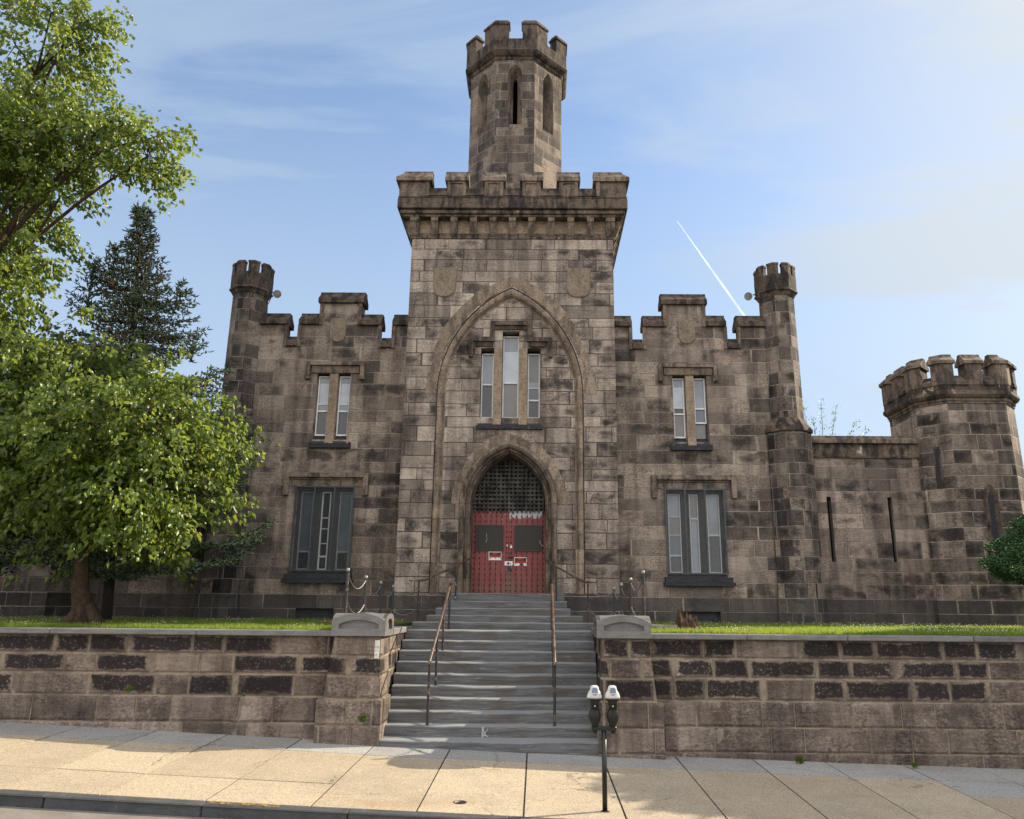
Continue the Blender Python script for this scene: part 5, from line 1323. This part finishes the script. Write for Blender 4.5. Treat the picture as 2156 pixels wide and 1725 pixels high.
# clipped evergreen at the right edge
t5 = thing('clipped_evergreen', 'dense clipped cone-shaped dark evergreen at the right edge of the lawn', 'shrub')
m = MB(); m.tube([(12.75, 16.5, 1.9), (12.75, 16.5, 5.4)], [.10, .04], 10); m.build('trunk', 'barkdark', t5, smooth=True)
P, D = [], []
N = 26000
zz = rng.uniform(0, 1, N)**1.3; ang = rng.uniform(0, 2*PI, N)
lump = 1+.07*np.sin(ang*7+zz*9)+.06*np.sin(ang*13-zz*21)+.05*np.sin(zz*34+ang*3)
R0 = 2.12*(1-zz)**.95*lump; dep = 1-.22*rng.uniform(0, 1, N)**2
X = 12.75+R0*dep*np.cos(ang); Y_ = 16.5+R0*dep*np.sin(ang); Z_ = 3.32+zz*2.55+.10*np.sin(ang*5)*(1-zz)
nb_ = 9000; a2 = rng.uniform(0, 2*PI, nb_); r3 = 2.05*np.sqrt(rng.uniform(0, 1, nb_)); X2 = 12.75+r3*np.cos(a2); Y2 = 16.5+r3*np.sin(a2); Z2 = 3.30-.30*(1-(r3/2.1)**2)+.09*np.sin(a2*5)+rng.normal(0, .05, nb_)
P = np.concatenate([np.stack([X, Y_, Z_], 1), np.stack([X2, Y2, Z2], 1)])
D = np.concatenate([np.stack([np.cos(ang), np.sin(ang), np.full(N, .7)], 1), np.stack([np.cos(a2)*.6, np.sin(a2)*.6, np.full(nb_, -.5)], 1)])+rng.normal(0, .45, (N+nb_, 3))
spindle(P, D, .085, .020, 'foliage', 'yew', t5)

# thin sapling behind the low wall
t6 = thing('sapling', 'sparse wispy sapling showing above the low wall right of the right turret', 'tree')
m = MB(); P, D = [], []
for (x, z, b) in ((8.98, 8.55, 8.95), (9.55, 8.62, 9.3), (10.05, 8.45, 9.6), (10.55, 7.95, 10.0), (10.85, 7.65, 10.2), (9.3, 8.1, 9.2)):
    a = Vector((9.6+(b-9.6)*.5, 23.2, 6.2)); pts = limb(m, a, (x, 23.0+random.uniform(-.2, .2), z), .014, .004, .06, 10, 5)
    for i, p in enumerate(pts[4:]):
        for _ in range(9): P.append(np.array(p)+rng.normal(0, .06, 3)); D.append(rng.normal(0, .6, 3)+np.array([0, 0, .35]))
m.tube([(9.6, 23.2, 1.9), (9.6, 23.2, 6.3)], [.05, .03], 8); m.build('stem', 'barkdark', t6)
leaves(np.array(P), np.array(D), .085, .032, 'foliage', 'leafdark', t6)

# street tree just outside the picture on the right; its shade falls on the sidewalk
t7 = thing('street_tree', 'leafy lawn tree standing just outside the right edge of the picture', 'tree')
broadleaf(t7, None, (16.6, 15.9, 5.4), [(14.0, 16.0, 7.0, 1.2, .7, .55), (15.6, 16.1, 7.1, 1.4, .8, .6), (17.4, 16.4, 7.1, 1.5, .8, .6), (19.2, 16.7, 7.0, 1.6, .8, .6)], 800, 40, [(17, 16.1, 1.9), (16.9, 16.0, 3.5), (16.6, 15.9, 5.5)], [.22, .18, .14], L=.16, Wd=.12)

# lawn: grass blades and clover heads ------------------------------------------------
def blades(N, x0, x1, y0, y1, h, w):
    X = rng.uniform(x0, x1, N); Y_ = y0+(y1-y0)*rng.uniform(0, 1, N)**1.5
    cl = .7+.6*(.5+.5*np.sin(X*2.3)*np.sin(X*.9+Y_*3))
    H = h*cl*rng.uniform(.5, 1.2, N); a = rng.uniform(0, PI, N); lean = rng.normal(0, .35, (N, 2))*H[:, None]
    b1 = np.stack([X-w*np.cos(a), Y_-w*np.sin(a), np.full(N, 1.965)], 1); b2 = np.stack([X+w*np.cos(a), Y_+w*np.sin(a), np.full(N, 1.965)], 1); tp = np.stack([X+lean[:, 0], Y_+lean[:, 1], 1.97+H], 1)
    return np.stack([b1, b2, tp], 1).reshape(-1, 3), N
Vs = []
for (N, x0, x1) in ((70000, -16, -2.45), (70000, 2.45, 15)):
    V, n = blades(N, x0, x1, 13.86, 21.0, .075, .006); Vs.append(V)
V = np.concatenate(Vs); F = np.arange(len(V)).reshape(-1, 3)
o = rawmesh('grass', V, F, 'grass'); o['kind'] = 'stuff'; o['label'] = 'short green grass growing on the lawn behind the retaining walls'; o['category'] = 'grass'
N = 2600; X = np.where(rng.random(N) < .5, rng.uniform(-16, -2.5, N), rng.uniform(2.5, 15, N)); Y_ = 13.95+7*rng.random(N)**1.1; dens = np.sin(X*1.7)+np.sin(X*.6+2)+.9; keep = rng.random(N) < np.clip(dens, .15, 1)
X, Y_ = X[keep], Y_[keep]; N = len(X); Z_ = 2.03+rng.uniform(-.02, .03, N); r = .011
V = np.stack([np.stack([X+dx*r, Y_+dy*r, Z_+dz*r], 1) for dx, dy, dz in ((1, 0, 0), (-1, 0, 0), (0, 1, 0), (0, -1, 0), (0, 0, 1), (0, 0, -1))], 1).reshape(-1, 3); o_ = np.arange(N)[:, None]*6
F = np.concatenate([o_+np.array([q]) for q in ([0, 2, 4], [2, 1, 4], [1, 3, 4], [3, 0, 4], [2, 0, 5], [1, 2, 5], [3, 1, 5], [0, 3, 5])], 1).reshape(-1, 3)
o = rawmesh('clover_flowers', V, F, 'clover'); o['kind'] = 'stuff'; o['label'] = 'tiny white clover heads dotted over the lawn'; o['category'] = 'flowers'

# contrail: a long thin tube of ice cloud high behind the castle ------------------------
g = NG('contrail_vapour'); tr = g.t.nodes.new('ShaderNodeBsdfTransparent'); df = g.t.nodes.new('ShaderNodeBsdfDiffuse'); df.inputs[0].default_value = (.9, .9, .9, 1)
tl = g.t.nodes.new('ShaderNodeBsdfTranslucent'); tl.inputs[0].default_value = (.9, .9, .9, 1); m1 = g.t.nodes.new('ShaderNodeMixShader'); m1.inputs[0].default_value = .5
g.t.links.new(df.outputs[0], m1.inputs[1]); g.t.links.new(tl.outputs[0], m1.inputs[2])
lw = g.t.nodes.new('ShaderNodeLayerWeight'); lw.inputs[0].default_value = .3
fa = g.math('MULTIPLY', g.math('SUBTRACT', 1.0, lw.outputs['Facing']), g.rng(g.noise(g.g.outputs['Position'], .004, 4), .3, .7, .10, .34))
m2 = g.t.nodes.new('ShaderNodeMixShader'); g.put(m2.inputs[0], fa); g.t.links.new(tr.outputs[0], m2.inputs[1]); g.t.links.new(m1.outputs[0], m2.inputs[2]); g.t.links.new(m2.outputs[0], g.t.nodes['Material Output'].inputs[0]); MAT['vapour'] = g.m
A_, B_ = Vector((1129.3, 5635.9, 3037.7)), Vector((2100, 5935, 1690))
m = MB(); n = 60; m.tube([A_.lerp(B_, i/n)+Vector((rng.normal()*.5, 0, rng.normal()*.5)) for i in range(n+1)], [2.5+8.5*min(1, (i/n)*2.2) for i in range(n+1)], 10)
tag(m.build('contrail', 'vapour', smooth=True), 'thin white aircraft contrail slanting down the blue sky behind the right wing', 'contrail')
